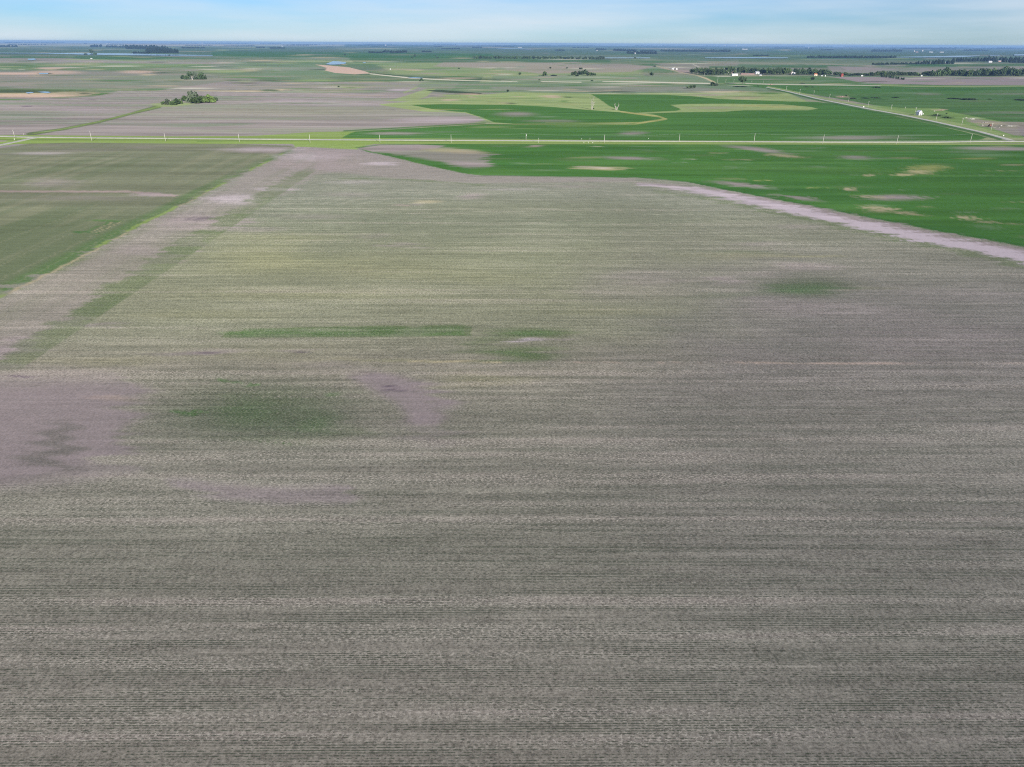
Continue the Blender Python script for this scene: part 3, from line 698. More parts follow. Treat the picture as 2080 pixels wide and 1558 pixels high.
def ground_material():
    m = bpy.data.materials.new('field_soil_and_crops')
    m.use_nodes = True
    n, l = m.node_tree.nodes, m.node_tree.links
    n.clear()
    out = n.new('ShaderNodeOutputMaterial')
    bs = n.new('ShaderNodeBsdfDiffuse')
    bs.inputs['Roughness'].default_value = 0.6
    l.new(bs.outputs[0], out.inputs['Surface'])
    a1 = n.new('ShaderNodeAttribute'); a1.attribute_name = 'albedo'
    a2 = n.new('ShaderNodeAttribute'); a2.attribute_name = 'rows'
    a3 = n.new('ShaderNodeAttribute'); a3.attribute_name = 'straw'
    g = n.new('ShaderNodeNewGeometry')
    rot = n.new('ShaderNodeVectorRotate')
    rot.rotation_type = 'Z_AXIS'
    rot.inputs['Angle'].default_value = -PSI
    l.new(g.outputs['Position'], rot.inputs['Vector'])

    def noise(su, sv, detail, rough=0.6):
        mp = n.new('ShaderNodeMapping')
        mp.inputs['Scale'].default_value = (su, sv, 0.0)
        t = n.new('ShaderNodeTexNoise')
        t.noise_dimensions = '2D'
        t.inputs['Scale'].default_value = 1.0
        t.inputs['Detail'].default_value = detail
        t.inputs['Roughness'].default_value = rough
        l.new(rot.outputs[0], mp.inputs['Vector'])
        l.new(mp.outputs[0], t.inputs['Vector'])
        return t.outputs['Fac']

    def mth(op, a, b=None, c=None, clamp=False):
        x = n.new('ShaderNodeMath')
        x.operation = op
        x.use_clamp = clamp
        for k, v in enumerate((a, b, c)):
            if v is None:
                continue
            if isinstance(v, (int, float)):
                x.inputs[k].default_value = v
            else:
                l.new(v, x.inputs[k])
        return x.outputs[0]

    def step(v, a, b):
        r = n.new('ShaderNodeMapRange')
        r.interpolation_type = 'SMOOTHSTEP'
        r.inputs['From Min'].default_value = a
        r.inputs['From Max'].default_value = b
        l.new(v, r.inputs['Value'])
        return r.outputs[0]

    def mix(fac, a, b):
        x = n.new('ShaderNodeMix')
        x.data_type = 'RGBA'
        l.new(fac, x.inputs['Factor'])
        for nm, v in (('A', a), ('B', b)):
            if isinstance(v, tuple):
                x.inputs[nm].default_value = v
            else:
                l.new(v, x.inputs[nm])
        return x.outputs['Result']

    rows_a = a2.outputs['Fac']
    # brightness: clods and clumps at every size, and thin lines left by each pass
    def cen(v, k):
        return mth('MULTIPLY', mth('SUBTRACT', v, 0.5), k)
    f1 = mth('ADD', cen(noise(0.7, 0.55, 5, 0.8), 2.1), cen(noise(0.13, 0.2, 3, 0.7), 0.75))
    f2 = cen(noise(1.3, 1.9, 3, 0.75), 2.3)
    l1 = cen(noise(0.012, 1.9, 3, 0.65), 1.0)
    l2 = cen(noise(0.03, 0.45, 4, 0.7), 0.7)
    patch = step(noise(0.012, 0.05, 3, 0.6), 0.35, 0.65)
    lines = mth('MULTIPLY', mth('ADD', l1, l2), mth('MULTIPLY_ADD', patch, 0.8, 0.45))
    br = mth('ADD', mth('ADD', f1, f2), lines)
    br = mth('MULTIPLY_ADD', br, mth('MULTIPLY_ADD', rows_a, 0.80, 0.06), mth('MULTIPLY_ADD', rows_a, 0.26, 1.0))
    br = mth('MAXIMUM', br, 0.25)
    sc_ = n.new('ShaderNodeVectorMath'); sc_.operation = 'SCALE'
    l.new(a1.outputs['Color'], sc_.inputs[0]); l.new(br, sc_.inputs['Scale'])
    c = sc_.outputs[0]
    # crop rows: dark leaves in lines half a metre apart, gaps along the line
    sep = n.new('ShaderNodeSeparateXYZ')
    l.new(rot.outputs[0], sep.inputs[0])
    wob = noise(0.02, 0.3, 2)
    ph = mth('MULTIPLY', mth('ADD', sep.outputs['Y'], mth('MULTIPLY', wob, 0.14)), 2 * math.pi / 0.56)
    s = mth('MULTIPLY_ADD', mth('SINE', ph), 0.5, 0.5)
    gate = step(mth('ADD', noise(1.3, 1.8, 3, 0.6), cen(noise(0.02, 0.35, 3, 0.6), 0.9)), 0.40, 0.62)
    leaf = mth('MULTIPLY', mth('MULTIPLY', step(s, 0.35, 0.9), gate), mth('MULTIPLY', rows_a, 0.70))
    c = mix(leaf, c, (0.026, 0.046, 0.026, 1))
    # straw and stones between the rows
    sp = step(noise(1.1, 2.0, 4, 0.7), 0.50, 0.68)
    straw = mth('MULTIPLY', mth('MULTIPLY', sp, a3.outputs['Fac']), 0.85)
    c = mix(straw, c, (0.43, 0.395, 0.335, 1))
    l.new(c, bs.inputs['Color'])
    return m

build_ground()

# ------------------------------------------------------------------ roads
def road(name, pts, width, m, height=0.45, z_extra=0.0):
    """raised gravel bed with sloping shoulders, following points of the picture laid on the ground"""
    P3 = [at(*p) for p in pts]
    fine = []
    for a, b in zip(P3, P3[1:]):
        k = max(2, int((b - a).length / 60))
        fine += [a.lerp(b, i / k) for i in range(k)]
    fine.append(P3[-1])
    V, Fc = [], []
    for i, p in enumerate(fine):
        d = (fine[min(i + 1, len(fine) - 1)] - fine[max(i - 1, 0)])
        nrm = Vector((-d.y, d.x, 0)).normalized()
        w = width if not isinstance(width, (tuple, list)) else width[0] + (width[1] - width[0]) * i / (len(fine) - 1)
        for s, z in ((-w / 2 - 1.6, -0.3), (-w / 2, height - 0.1), (0, height), (w / 2, height - 0.1), (w / 2 + 1.6, -0.3)):
            q = p + nrm * s
            V.append((q.x, q.y, gz(q.x, q.y) + z + z_extra))
    for i in range(len(fine) - 1):
        for k in range(4):
            Fc.append((i * 5 + k, i * 5 + k + 1, i * 5 + k + 6, i * 5 + k + 5))
    o = new_mesh(name, V, Fc, m)
    # keep normals up
    if o.data.polygons[1].normal.z < 0:
        o.data.flip_normals()
    return tag(o, None, None, kind='structure')

M_GRAVEL = mat('gravel', tuple(alb(238, 234, 212)), 0.95, 0.12, 0.2)
M_TRACK = mat('farm_track', tuple(alb(196, 188, 160)), 0.95, 0.12, 0.2)
road('gravel_road', [(-900, 273), (0, 276.8), (62, 278.6), (200, 280), (450, 282), (650, 283.7), (900, 285), (1200, 286.3), (1400, 287.2), (1700, 288.6), (1900, 288.6), (2000, 287.2), (2080, 287.6), (2900, 292)], 9.0, M_GRAVEL)
road('side_road', [(-700, 400), (-200, 316), (0, 294.6), (40, 286.5), (62, 281.4), (76, 279.3)], 7.0, M_GRAVEL, 0.42, 0.01)
road('section_road', [(1558, 177.5), (1600, 185.8), (1660, 200.5), (1760, 220.5), (1830, 233), (1900, 247.5), (1990, 267.5), (2040, 281), (2056, 286.2)], 9.0, M_GRAVEL, 0.42, 0.02)

# ------------------------------------------------------------------ water
def water_material():
    m = bpy.data.materials.new('open_water')
    m.use_nodes = True
    n, l = m.node_tree.nodes, m.node_tree.links
    b = n['Principled BSDF']
    b.inputs['Base Color'].default_value = (0.07, 0.11, 0.15, 1)
    b.inputs['Roughness'].default_value = 0.12
    b.inputs['IOR'].default_value = 1.33
    g = n.new('ShaderNodeNewGeometry')
    t = n.new('ShaderNodeTexNoise')
    t.inputs['Scale'].default_value = 0.25
    bp = n.new('ShaderNodeBump')
    bp.inputs['Strength'].default_value = 0.05
    l.new(g.outputs['Position'], t.inputs['Vector'])
    l.new(t.outputs['Fac'], bp.inputs['Height'])
    l.new(bp.outputs[0], b.inputs['Normal'])
    return m
M_WATER = water_material()

def water(name, pts, lift=0.5):
    P3 = [at(*p) for p in pts]
    lift = max(lift, 0.00035 * max(p.length for p in P3))
    # cut long sheets into strips so that they follow the curve of the earth
    V = [(p.x, p.y, p.z + lift) for p in P3]
    o = new_mesh(name, V, [tuple(range(len(V)))], M_WATER)
    if o.data.polygons[0].normal.z < 0:
        o.data.flip_normals()
    return tag(o, None, None, kind='structure')

def reach(name, xs, ya, yb):
    """long thin sheet: far shore ya, near shore yb"""
    V, Fc = [], []
    for i, x in enumerate(xs):
        for y in (np.interp(x, *ya), np.interp(x, *yb)):
            p = at(x, y)
            V.append((p.x, p.y, p.z + max(0.5, 0.00035 * p.length)))
        if i:
            Fc.append((2 * i - 2, 2 * i - 1, 2 * i + 1, 2 * i))
    o = new_mesh(name, V, Fc, M_WATER)
    if o.data.polygons[0].normal.z < 0:
        o.data.flip_normals()
    return tag(o, None, None, kind='structure')

reach('lake', np.linspace(-200, 432, 40), ([-200, 0, 150, 260, 350, 432], [107.4, 107.8, 108.4, 109.0, 111.3, 112.7]), ([-200, 0, 95, 170, 260, 350, 432], [108.2, 108.8, 109.4, 111.6, 112.8, 113.6, 113.6]))
reach('lake', np.linspace(1229, 1320, 12), ([1229, 1320], [117.4, 117.4]), ([1229, 1320], [118.9, 118.9]))
reach('lake', np.linspace(1432, 1600, 16), ([1432, 1500, 1600], [117.4, 116.6, 117.4]), ([1432, 1500, 1600], [118.6, 118.9, 118.8]))
reach('lake', np.linspace(1820, 1990, 24), ([1820, 1880, 1950, 1990], [116.2, 115.0, 113.6, 113.6]), ([1820, 1900, 1950, 1990], [117.2, 117.2, 116.8, 114.4]))
reach('lake', np.linspace(2010, 2030, 5), ([2010, 2030], [112.4, 112.4]), ([2010, 2030], [113.6, 113.4]))
reach('lake', np.linspace(2060, 2300, 12), ([2060, 2300], [111.0, 110.4]), ([2060, 2300], [113.4, 113.8]))
reach('lake', np.linspace(1008, 1078, 8), ([1008, 1078], [98.0, 99.9]), ([1008, 1078], [98.9, 101.0]))
water('pond', [(661, 131), (672, 126.5), (676, 124.6), (690, 125.4), (703, 127.2), (702, 129.6), (690, 131.6), (672, 132)])
water('pond', [(737, 127.6), (742, 127.2), (744, 128.4), (738, 128.8)])
water('pond', [(52, 188.6), (62, 187.4), (70, 187.6), (66, 189.2), (56, 190.6)])
water('pond', [(76, 187.2), (90, 186.4), (98, 186.8), (104, 188.2), (96, 189.8), (84, 188.4)])
water('pond', [(79, 149), (98, 148.8), (98, 150.9), (80, 150.9)])
water('pond', [(56, 120), (70, 119.3), (74, 121.6), (66, 122.8), (57, 122.2)])
water('creek', [(826, 157.3), (845, 157.7), (860, 158.7), (858, 159.8), (838, 158.8)])

# ------------------------------------------------------------------ trees
def leaf_material(name, c, var=0.45):
    m = bpy.data.materials.new(name)
    m.use_nodes = True
    n, l = m.node_tree.nodes, m.node_tree.links
    b = n['Principled BSDF']
    b.inputs['Roughness'].default_value = 0.7
    b.inputs['Specular IOR Level'].default_value = 0.15
    oi = n.new('ShaderNodeObjectInfo')
    tx = n.new('ShaderNodeTexCoord')
    t = n.new('ShaderNodeTexNoise')
    t.inputs['Scale'].default_value = 0.55
    t.inputs['Detail'].default_value = 3
    r = n.new('ShaderNodeValToRGB')
    r.color_ramp.elements[0].position = 0.32
    r.color_ramp.elements[1].position = 0.68
    r.color_ramp.elements[0].color = tuple(v * (1 - var) for v in c) + (1,)
    r.color_ramp.elements[1].color = tuple(v * (1 + var) for v in c) + (1,)
    hs = n.new('ShaderNodeHueSaturation')
    mr = n.new('ShaderNodeMapRange')
    mr.inputs['To Min'].default_value = 0.65
    mr.inputs['To Max'].default_value = 1.35
    l.new(oi.outputs['Random'], mr.inputs['Value'])
    l.new(mr.outputs[0], hs.inputs['Value'])
    l.new(tx.outputs['Object'], t.inputs['Vector'])
    l.new(t.outputs['Fac'], r.inputs['Fac'])
    l.new(r.outputs[0], hs.inputs['Color'])
    l.new(hs.outputs[0], b.inputs['Base Color'])
    return m

M_BARK = mat('bark', (0.10, 0.085, 0.07), 0.9, 0.4, 1.5)
M_BLEACHED = mat('bleached_wood', (0.34, 0.32, 0.28), 0.8, 0.2, 0.8)
M_LEAF = leaf_material('dark_leaves', (0.060, 0.096, 0.040))
M_LEAF_MID = leaf_material('green_leaves', (0.085, 0.135, 0.045))
M_LEAF_BRIGHT = leaf_material('bright_leaves', (0.115, 0.175, 0.050))
M_LEAF_GREY = leaf_material('grey_leaves', (0.105, 0.135, 0.085))

def crown_mesh(seed, rx, rz, zc, kind, n_clumps=46, per=18, leaf=0.10):
    """leaf clumps spread through a ragged crown; unit tree of height 1"""
    r = random.Random(seed)
    V, Fc = [], []
    for i in range(n_clumps):
        while True:
            x, y, z = r.uniform(-1, 1), r.uniform(-1, 1), r.uniform(-1, 1)
            q = x * x + y * y + z * z
            if 0.16 < q < 1:
                break
        if kind == 'cone':
            t = (z + 1) / 2
            k = (1 - t) * 0.9 + 0.12
            x, y = x * k, y * k
        elif kind == 'low':
            z = abs(z) * 1.4 - 0.6
        cx, cy, cz = x * rx, y * rx, zc + z * rz
        cr = r.uniform(0.5, 1.0) * rx * (0.34 if kind != 'cone' else 0.26)
        for j in range(per):
            d = Vector((r.gauss(0, 1), r.gauss(0, 1), r.gauss(0, 0.8)))
            d = d.normalized() * cr * r.uniform(0.55, 1.0)
            c = Vector((cx, cy, max(0.03, cz))) + d
            nrm = (d.normalized() + Vector((r.uniform(-.5, .5), r.uniform(-.5, .5), r.uniform(-.2, .7)))).normalized()
            q = nrm.to_track_quat('Z', 'Y')
            s = leaf * r.uniform(0.7, 1.3) * (rx / 0.38)
            a = r.uniform(0, math.pi)
            b = len(V)
            for u, v in ((-1, -0.7), (1, -0.6), (0.9, 0.7), (-0.8, 0.8)):
                uu, vv = u * math.cos(a) - v * math.sin(a), u * math.sin(a) + v * math.cos(a)
                V.append(tuple(c + q @ Vector((uu * s * 0.5, vv * s * 0.5, 0))))
            Fc.append((b, b + 1, b + 2, b + 3))
    return V, Fc

def trunk_mesh(seed, h, r0, limbs=4, spread=0.22):
    r = random.Random(seed)
    V, Fc = [], []
    pts = [(0, 0, -0.02), (r.uniform(-.01, .01), r.uniform(-.01, .01), h * 0.45), (r.uniform(-.03, .03), r.uniform(-.03, .03), h)]
    tube(V, Fc, pts, [r0 * 1.3, r0, r0 * 0.4])
    for k in range(limbs):
        a = 2 * math.pi * k / limbs + r.uniform(-.5, .5)
        z0 = h * r.uniform(0.35, 0.7)
        s = spread * r.uniform(0.6, 1.1)
        tube(V, Fc, [(0, 0, z0), (math.cos(a) * s * .5, math.sin(a) * s * .5, z0 + .12), (math.cos(a) * s, math.sin(a) * s, z0 + .26)], [r0 * .6, r0 * .4, r0 * .15], 5)
    return V, Fc

KINDS_ = dict(
    broad=[dict(seed=s, rx=0.40, rz=0.40, zc=0.58, kind='round') for s in (1, 2, 3)],
    bushy=[dict(seed=s, rx=0.52, rz=0.50, zc=0.46, kind='low') for s in (11, 12)],
    slim=[dict(seed=s, rx=0.26, rz=0.46, zc=0.52, kind='round') for s in (21, 22, 23)],
    cone=[dict(seed=s, rx=0.30, rz=0.50, zc=0.50, kind='cone') for s in (31, 32)],
    open=[dict(seed=s, rx=0.44, rz=0.30, zc=0.68, kind='round', n_clumps=22) for s in (41,)])
TREE_PARTS = {}
def tree_parts(kind, i, lm):
    key = (kind, i, lm.name)
    if key not in TREE_PARTS:
        spec = KINDS_[kind][i]
        V, Fc = crown_mesh(**spec)
        a = bpy.data.meshes.new('crown')
        a.from_pydata(V, [], Fc)
        a.materials.append(lm)
        V2, F2 = trunk_mesh(spec['seed'], 0.62 if kind != 'bushy' else 0.4, 0.022 if kind != 'open' else 0.03)
        b = bpy.data.meshes.new('trunk')
        b.from_pydata(V2, [], F2)
        b.materials.append(M_BARK)
        # one mesh of both for trees too far away to show their parts
        c = bpy.data.meshes.new('tree')
        k = len(V)
        c.from_pydata(V + V2, [], Fc + [tuple(q + k for q in f) for f in F2])
        c.materials.append(lm)
        c.materials.append(M_BARK)
        c.polygons.foreach_set('material_index', [0] * len(Fc) + [1] * len(F2))
        for m_ in (a, b, c):
            m_.update()
        TREE_PARTS[key] = (a, b, c)
    return TREE_PARTS[key]

RT = random.Random(99)
def tree(px, py, hpx, wpx=None, kind='broad', lm=None, label='', group=None, name='tree', parts=None, cat='tree', lean=0.0):
    p = at(px, py)
    s = mpp(p)
    h = hpx * s * 1.03
    lm = lm or M_LEAF
    i = RT.randrange(len(KINDS_[kind]))
    a, b, c = tree_parts(kind, i, lm)
    nat = 2 * KINDS_[kind][i]['rx'] * 1.12
    sx = (wpx * s * 1.3 / nat) if wpx else h
    far = p.length > 2600 if parts is None else not parts
    if far:
        t = bpy.data.objects.new(name, c)
        COL.objects.link(t)
    else:
        t = empty(name, p)
        for nm, me in (('crown', a), ('trunk', b)):
            o = bpy.data.objects.new(nm, me)
            COL.objects.link(o)
            o.parent = t
    t.location = p
    t.rotation_euler = (0, lean, RT.uniform(0, 6.28) if not lean else 0)
    t.scale = (sx, sx, h)
    return tag(t, label, cat, group)

# grove on the bare field
G1 = 'trees of the grove on the bare field'
for px, py, h, w, k, lm, lab in [
        (333, 212.4, 8, 9, 'bushy', M_LEAF_MID, 'low olive bush at the left tip of the grove on the bare field'),
        (341, 212.6, 12, 10, 'bushy', M_LEAF_GREY, 'grey-green tree behind the bleached dead limbs, second from the grove\'s left tip'),
        (352, 213.2, 9, 13, 'bushy', M_LEAF_MID, 'wide low bush in front of the bleached dead limbs in the grove'),
        (359, 211.8, 13, 10, 'bushy', M_LEAF, 'dark rounded tree just right of the bleached dead limbs in the grove'),
        (366, 210.6, 10, 9, 'bushy', M_LEAF_MID, 'small tree at the right end of the grove\'s left cluster, beside the grass gap'),
        (376, 205.6, 12, 12, 'bushy', M_LEAF_MID, 'round leafy tree at the left end of the grove\'s main clump'),
        (385, 207.5, 9, 13, 'bushy', M_LEAF_GREY, 'low pale-leaved bush between the round tree and the tallest tree of the grove'),
        (392, 208.6, 22, 14, 'broad', M_LEAF_GREY, 'tallest grey-green tree in the middle of the grove'),
        (401, 207.2, 22, 7, 'slim', M_LEAF, 'narrow dark spire rising beside the tallest tree of the grove'),
        (398, 210, 13, 20, 'bushy', M_LEAF_MID, 'broad green bush at the foot of the tallest tree of the grove'),
        (411, 208.8, 15, 15, 'bushy', M_LEAF_MID, 'green tree between the dark spire and the bright round tree of the grove'),
        (424, 208.6, 17, 19, 'bushy', M_LEAF_BRIGHT, 'big bright green dome-shaped tree on the right side of the grove'),
        (432, 208.4, 10, 12, 'bushy', M_LEAF_BRIGHT, 'low bright green bush leaning against the big dome-shaped tree'),
        (439.5, 205.4, 9, 6, 'slim', M_LEAF, 'small dark tree standing apart at the right end of the grove')]:
    tree(px, py, h, w, k, lm, lab, G1)
# grove farther back
G2 = 'trees of the small grove farther back on the bare field'
for px, py, h, w, k, lm, lab in [
        (372, 160.2, 8, 8, 'bushy', M_LEAF, 'small dark tree at the left end of the farther grove'),
        (379, 161.4, 9, 9, 'bushy', M_LEAF, 'dark bushy tree left of the white-trunked trees of the farther grove'),
        (387, 160.8, 14, 10, 'broad', M_LEAF, 'tall dark tree left of the pale trunks in the farther grove'),
        (395, 160.6, 13, 9, 'broad', M_LEAF_GREY, 'tall thin-crowned tree right of the pale trunks in the farther grove'),
        (400, 161.4, 5, 9, 'bushy', M_LEAF, 'low dark brush in the gap of the farther grove'),
        (410, 161.4, 14, 13, 'bushy', M_LEAF, 'large dense dark round tree on the right of the farther grove'),
        (418.5, 161.4, 9, 5, 'cone', M_LEAF, 'small leaning dark tree at the right end of the farther grove')]:
    tree(px, py, h, w, k, lm, lab, G2, parts=True)

# dead, bleached trees
def dead_tree(px, py, hpx, forks, label, seed, thick=0.03):
    p = at(px, py)
    h = hpx * mpp(p)
    t = empty('dead_tree', p, 0, h)
    r = random.Random(seed)
    V, Fc = [], []
    V2, F2 = [], []
    for dx, top, w in forks:
        tube(V, Fc, [(dx * 0.15, 0, -0.02), (dx * 0.45, r.uniform(-.03, .03), top * 0.45), (dx, r.uniform(-.06, .06), top)], [thick * w * 1.5, thick * w * 1.1, thick * w * 0.5], 6)
        for k in range(7):
            z0 = top * r.uniform(0.45, 0.95)
            a = r.uniform(0, 6.28)
            bx = dx * (0.2 + 0.8 * z0 / top)
            L_ = r.uniform(0.10, 0.24)
            tube(V2, F2, [(bx, 0, z0), (bx + math.cos(a) * L_ * .6, math.sin(a) * L_ * .6, z0 + L_ * .6), (bx + math.cos(a) * L_, math.sin(a) * L_, z0 + L_ * 1.3)], [thick * .38, thick * .22, thick * .1], 5)
    new_mesh('trunk', V, Fc, M_BLEACHED, t)
    new_mesh('branches', V2, F2, M_BLEACHED, t)
    return tag(t, label, 'dead tree', 'bleached dead trees')
dead_tree(1202, 222.5, 23, [(0.16, 0.62, 1.1), (-0.10, 0.86, 0.6), (0.06, 0.95, 0.45)], 'tall bleached dead tree with thin branches standing at the pasture edge', 3, 0.022)
dead_tree(1252, 223.5, 13, [(-0.34, 0.86, 1.2), (0.36, 0.86, 1.2), (0.0, 0.5, 0.9)], 'dead white tree forked in a V beside the green field', 5, 0.036)
dead_tree(391, 162.2, 9, [(-0.22, 0.9, 1.0), (0.25, 0.85, 0.8)], 'forked bare white tree in front of the farther grove', 8, 0.05)
dead_tree(347, 210.5, 9, [(-0.30, 0.85, 1.3), (0.2, 0.95, 1.0)], 'bleached dead limbs among the bushes in the left part of the near grove', 9, 0.075)
dead_tree(357.5, 209.5, 9, [(0.1, 0.9, 1.6), (-0.2, 0.7, 1.0)], 'second bleached dead stump rising from the right of the near grove\'s left cluster', 10, 0.085)

# single trees and bushes
for px, py, h, w, k, lm, lab in [
        (1056, 152.6, 5, 4.5, 'broad', M_LEAF, 'small lone tree on the pale pasture left of the round lone tree'),
        (1106.6, 154.2, 9, 9, 'bushy', M_LEAF_MID, 'round lone tree on the pasture left of the small central grove'),
        (1125, 154, 2.2, 11, 'bushy', M_LEAF, 'flat low bush between the round lone tree and the small central grove'),
        (1117.6, 140, 4, 3.5, 'broad', M_LEAF, 'tiny lone tree in the dry meadow, left of its two neighbours'),
        (1152, 139.6, 3, 3.5, 'broad', M_LEAF, 'tiny tree between two others in the dry meadow'),
        (1178, 140.6, 3.6, 3.4, 'bushy', M_LEAF, 'left one of a tiny pair of bushes in the dry meadow'),
        (1181.5, 140.8, 4, 3.2, 'bushy', M_LEAF, 'right one of a tiny pair of bushes in the dry meadow'),
        (1202.5, 164.8, 2.6, 5, 'bushy', M_LEAF, 'small dark bush below the central grove near the pale creek bed'),
        (1095.5, 163, 2, 4, 'bushy', M_LEAF, 'small bush among low brush along the creek'),
        (1323.5, 154.6, 7.5, 7, 'broad', M_LEAF, 'lone dark tree on the pasture left of the farm belt'),
        (1397, 180.2, 5, 6, 'open', M_LEAF_MID, 'left bushy crown of three low trees near the middle field'),
        (1403.5, 179.8, 6, 7, 'broad', M_LEAF_MID, 'middle crown of three low trees near the middle field'),
        (1409.5, 179.6, 6.5, 5.5, 'broad', M_LEAF, 'right crown of three low trees near the middle field'),
        (1447, 174.2, 8.5, 8, 'bushy', M_LEAF, 'dark round tree at the end of the straw-coloured farm lane'),
        (1454.5, 174.4, 6, 7, 'bushy', M_LEAF_GREY, 'smaller grey-green tree right beside the dark tree at the lane end'),
        (1508.5, 171.8, 15.5, 15, 'open', M_LEAF, 'big spreading lone tree by the pale lane in front of the farm'),
        (1505, 176.4, 1.8, 24, 'bushy', M_LEAF, 'long flat brush patch below the big spreading tree'),
        (1330, 135.4, 2.6, 4.5, 'bushy', M_LEAF, 'small dark bush by the distant track left of the farm buildings'),
        (1539.5, 175.4, 2, 4, 'bushy', M_LEAF, 'small bush on the green right of the big spreading tree'),
        (1650, 163.4, 6.5, 6.5, 'broad', M_LEAF, 'lone tree on the green field in front of the farm shelterbelt'),
        (1630, 169.6, 1.6, 9, 'bushy', M_LEAF, 'flat brush below the lone tree on the green field'),
        (1638, 177, 1.6, 9, 'bushy', M_LEAF, 'low brush near the road poles, left of its twin'),
        (1650.5, 177.4, 1.6, 5, 'bushy', M_LEAF, 'low brush near the road poles, right of its twin'),
        (1781, 178.2, 2.6, 12, 'bushy', M_LEAF, 'dark isolated bush on the green field below the bare field'),
        (1719.5, 195.6, 4.2, 5.5, 'bushy', M_LEAF_MID, 'round bush beside the pink bare spot by the section road'),
        (1732, 200.6, 2.4, 12, 'bushy', M_LEAF, 'low dark brush right of the pink bare spot'),
        (1757, 199.8, 1.8, 14, 'bushy', M_LEAF, 'thin brush in the field, left piece of a broken hedge line'),
        (1778, 199.4, 2.2, 16, 'bushy', M_LEAF, 'thin brush in the field, middle piece of a broken hedge line'),
        (1820, 198.4, 1.8, 12, 'bushy', M_LEAF, 'thin brush in the field, right piece of a broken hedge line'),
        (1940, 200.8, 2.2, 22, 'bushy', M_LEAF, 'left half of a long low thicket on the right green field'),
        (1968, 202.6, 3.4, 26, 'bushy', M_LEAF, 'right half of a long low thicket on the right green field'),
        (2011, 202, 1.8, 6, 'bushy', M_LEAF, 'small bush between the long thicket and the right edge'),
        (2074, 203.8, 3, 22, 'bushy', M_LEAF, 'dark thicket cut by the right edge of the photo'),
        (843, 115.6, 5.2, 4.5, 'slim', M_LEAF, 'lone dark tree far out, left of the long distant tree row'),
        (837, 117.6, 2.2, 3.5, 'bushy', M_LEAF, 'little bush at the left foot of the far lone tree'),
        (888.6, 118, 2.6, 5, 'bushy', M_LEAF, 'lower of two tiny bushes far out between tree and tree row'),
        (885.5, 113.8, 2, 3.5, 'bushy', M_LEAF, 'upper of two tiny bushes far out between tree and tree row'),
        (856.5, 162.4, 4, 4.5, 'bushy', M_LEAF, 'top bush of three dark bushes beside the creek'),
        (853.3, 165, 2.6, 3, 'bushy', M_LEAF, 'left bush of three dark bushes beside the creek'),
        (858.5, 164.8, 2.4, 3.5, 'bushy', M_LEAF, 'right bush of three dark bushes beside the creek'),
        (932.4, 139.8, 2.4, 3.5, 'bushy', M_LEAF, 'tiny lone bush on the far pasture above the creek'),
        (1031.4, 187.4, 5.2, 4.8, 'broad', M_LEAF, 'small lone tree standing at the top edge of the pale pasture'),
        (687.8, 177, 3, 3.6, 'bushy', M_LEAF, 'tiny bush beside the small green hollow in the bare field'),
        (701, 112.6, 2.6, 5, 'broad', M_LEAF, 'far lone tree above the pink dry lake bed'),
        (1902, 234.6, 2.4, 13, 'bushy', M_LEAF, 'dark mound of weeds left in the small green farmyard'),
        (1924, 239.2, 2.4, 12, 'bushy', M_LEAF, 'dark mound of weeds right in the small green farmyard'),
        (1922.5, 232, 3, 3, 'bushy', M_LEAF, 'small upright bush at the back of the small green farmyard'),
        (1205.8, 221.4, 2.4, 3, 'bushy', M_LEAF, 'little round bush at the foot of the tall bleached tree'),
        (1290, 118.6, 2.4, 4.5, 'bushy', M_LEAF, 'dark bush at the shore of the narrow far lake'),
        (344, 113, 2.2, 3, 'bushy', M_LEAF, 'tiny bush on the near shore of the left lake'),
        (186, 109.8, 9, 7, 'broad', M_LEAF, 'tall lone tree on the far shore of the left lake'),
        (193, 111.4, 5, 7, 'bushy', M_LEAF, 'bushy tree reaching into the left lake'),
        (174, 111, 3, 6, 'bushy', M_LEAF, 'low bushes on the shore left of the lake\'s tall tree')]:
    tree(px, py, h, w, k, lm, lab, None, 'tree' if h > 4 else 'bush', cat='tree' if h > 4 else 'bush')

G3 = 'trees of the small central grove'
for i, (px, py, h, w, k, lm) in enumerate([(1163, 153.6, 7, 6, 'broad', M_LEAF_MID), (1168.5, 153.8, 9, 7, 'broad', M_LEAF_MID), (1172, 155, 4, 6, 'bushy', M_LEAF), (1176.5, 150.6, 7, 7, 'bushy', M_LEAF), (1182.5, 151.4, 8.5, 8, 'bushy', M_LEAF), (1188, 152.6, 10.5, 8, 'broad', M_LEAF), (1193.5, 153.8, 8.5, 7, 'slim', M_LEAF), (1199, 154.2, 8, 7, 'slim', M_LEAF_MID), (1204, 154.4, 6.5, 6, 'broad', M_LEAF), (1208, 154.4, 5.5, 5, 'broad', M_LEAF)]):
    o_ = ['left end', 'second from the left', 'third from the left', 'fourth from the left', 'fifth from the left', 'sixth from the left', 'seventh from the left', 'third from the right', 'second from the right', 'right end'][i]
    tree(px, py, h, w, k, lm, 'dark tree in the small central pasture grove, ' + o_, G3)

def belt(x0, x1, base, hgt, n, label, group, kinds=('slim', 'broad'), wid=(5, 7), lms=None, depth=1.0, gaps=(), seed=1, var=0.18):
    r = random.Random(seed)
    lms = lms or [M_LEAF, M_LEAF, M_LEAF_MID]
    for i in range(n):
        x = x0 + (x1 - x0) * (i + r.uniform(0.1, 0.9)) / n
        if any(a < x < b for a, b in gaps):
            continue
        y = float(np.interp(x, *base)) - r.random() ** 2 * depth
        h = float(np.interp(x, *hgt)) * (1 + r.uniform(-var, var))
        tree(x, y, h, r.uniform(*wid), r.choice(kinds), r.choice(lms), label, group)

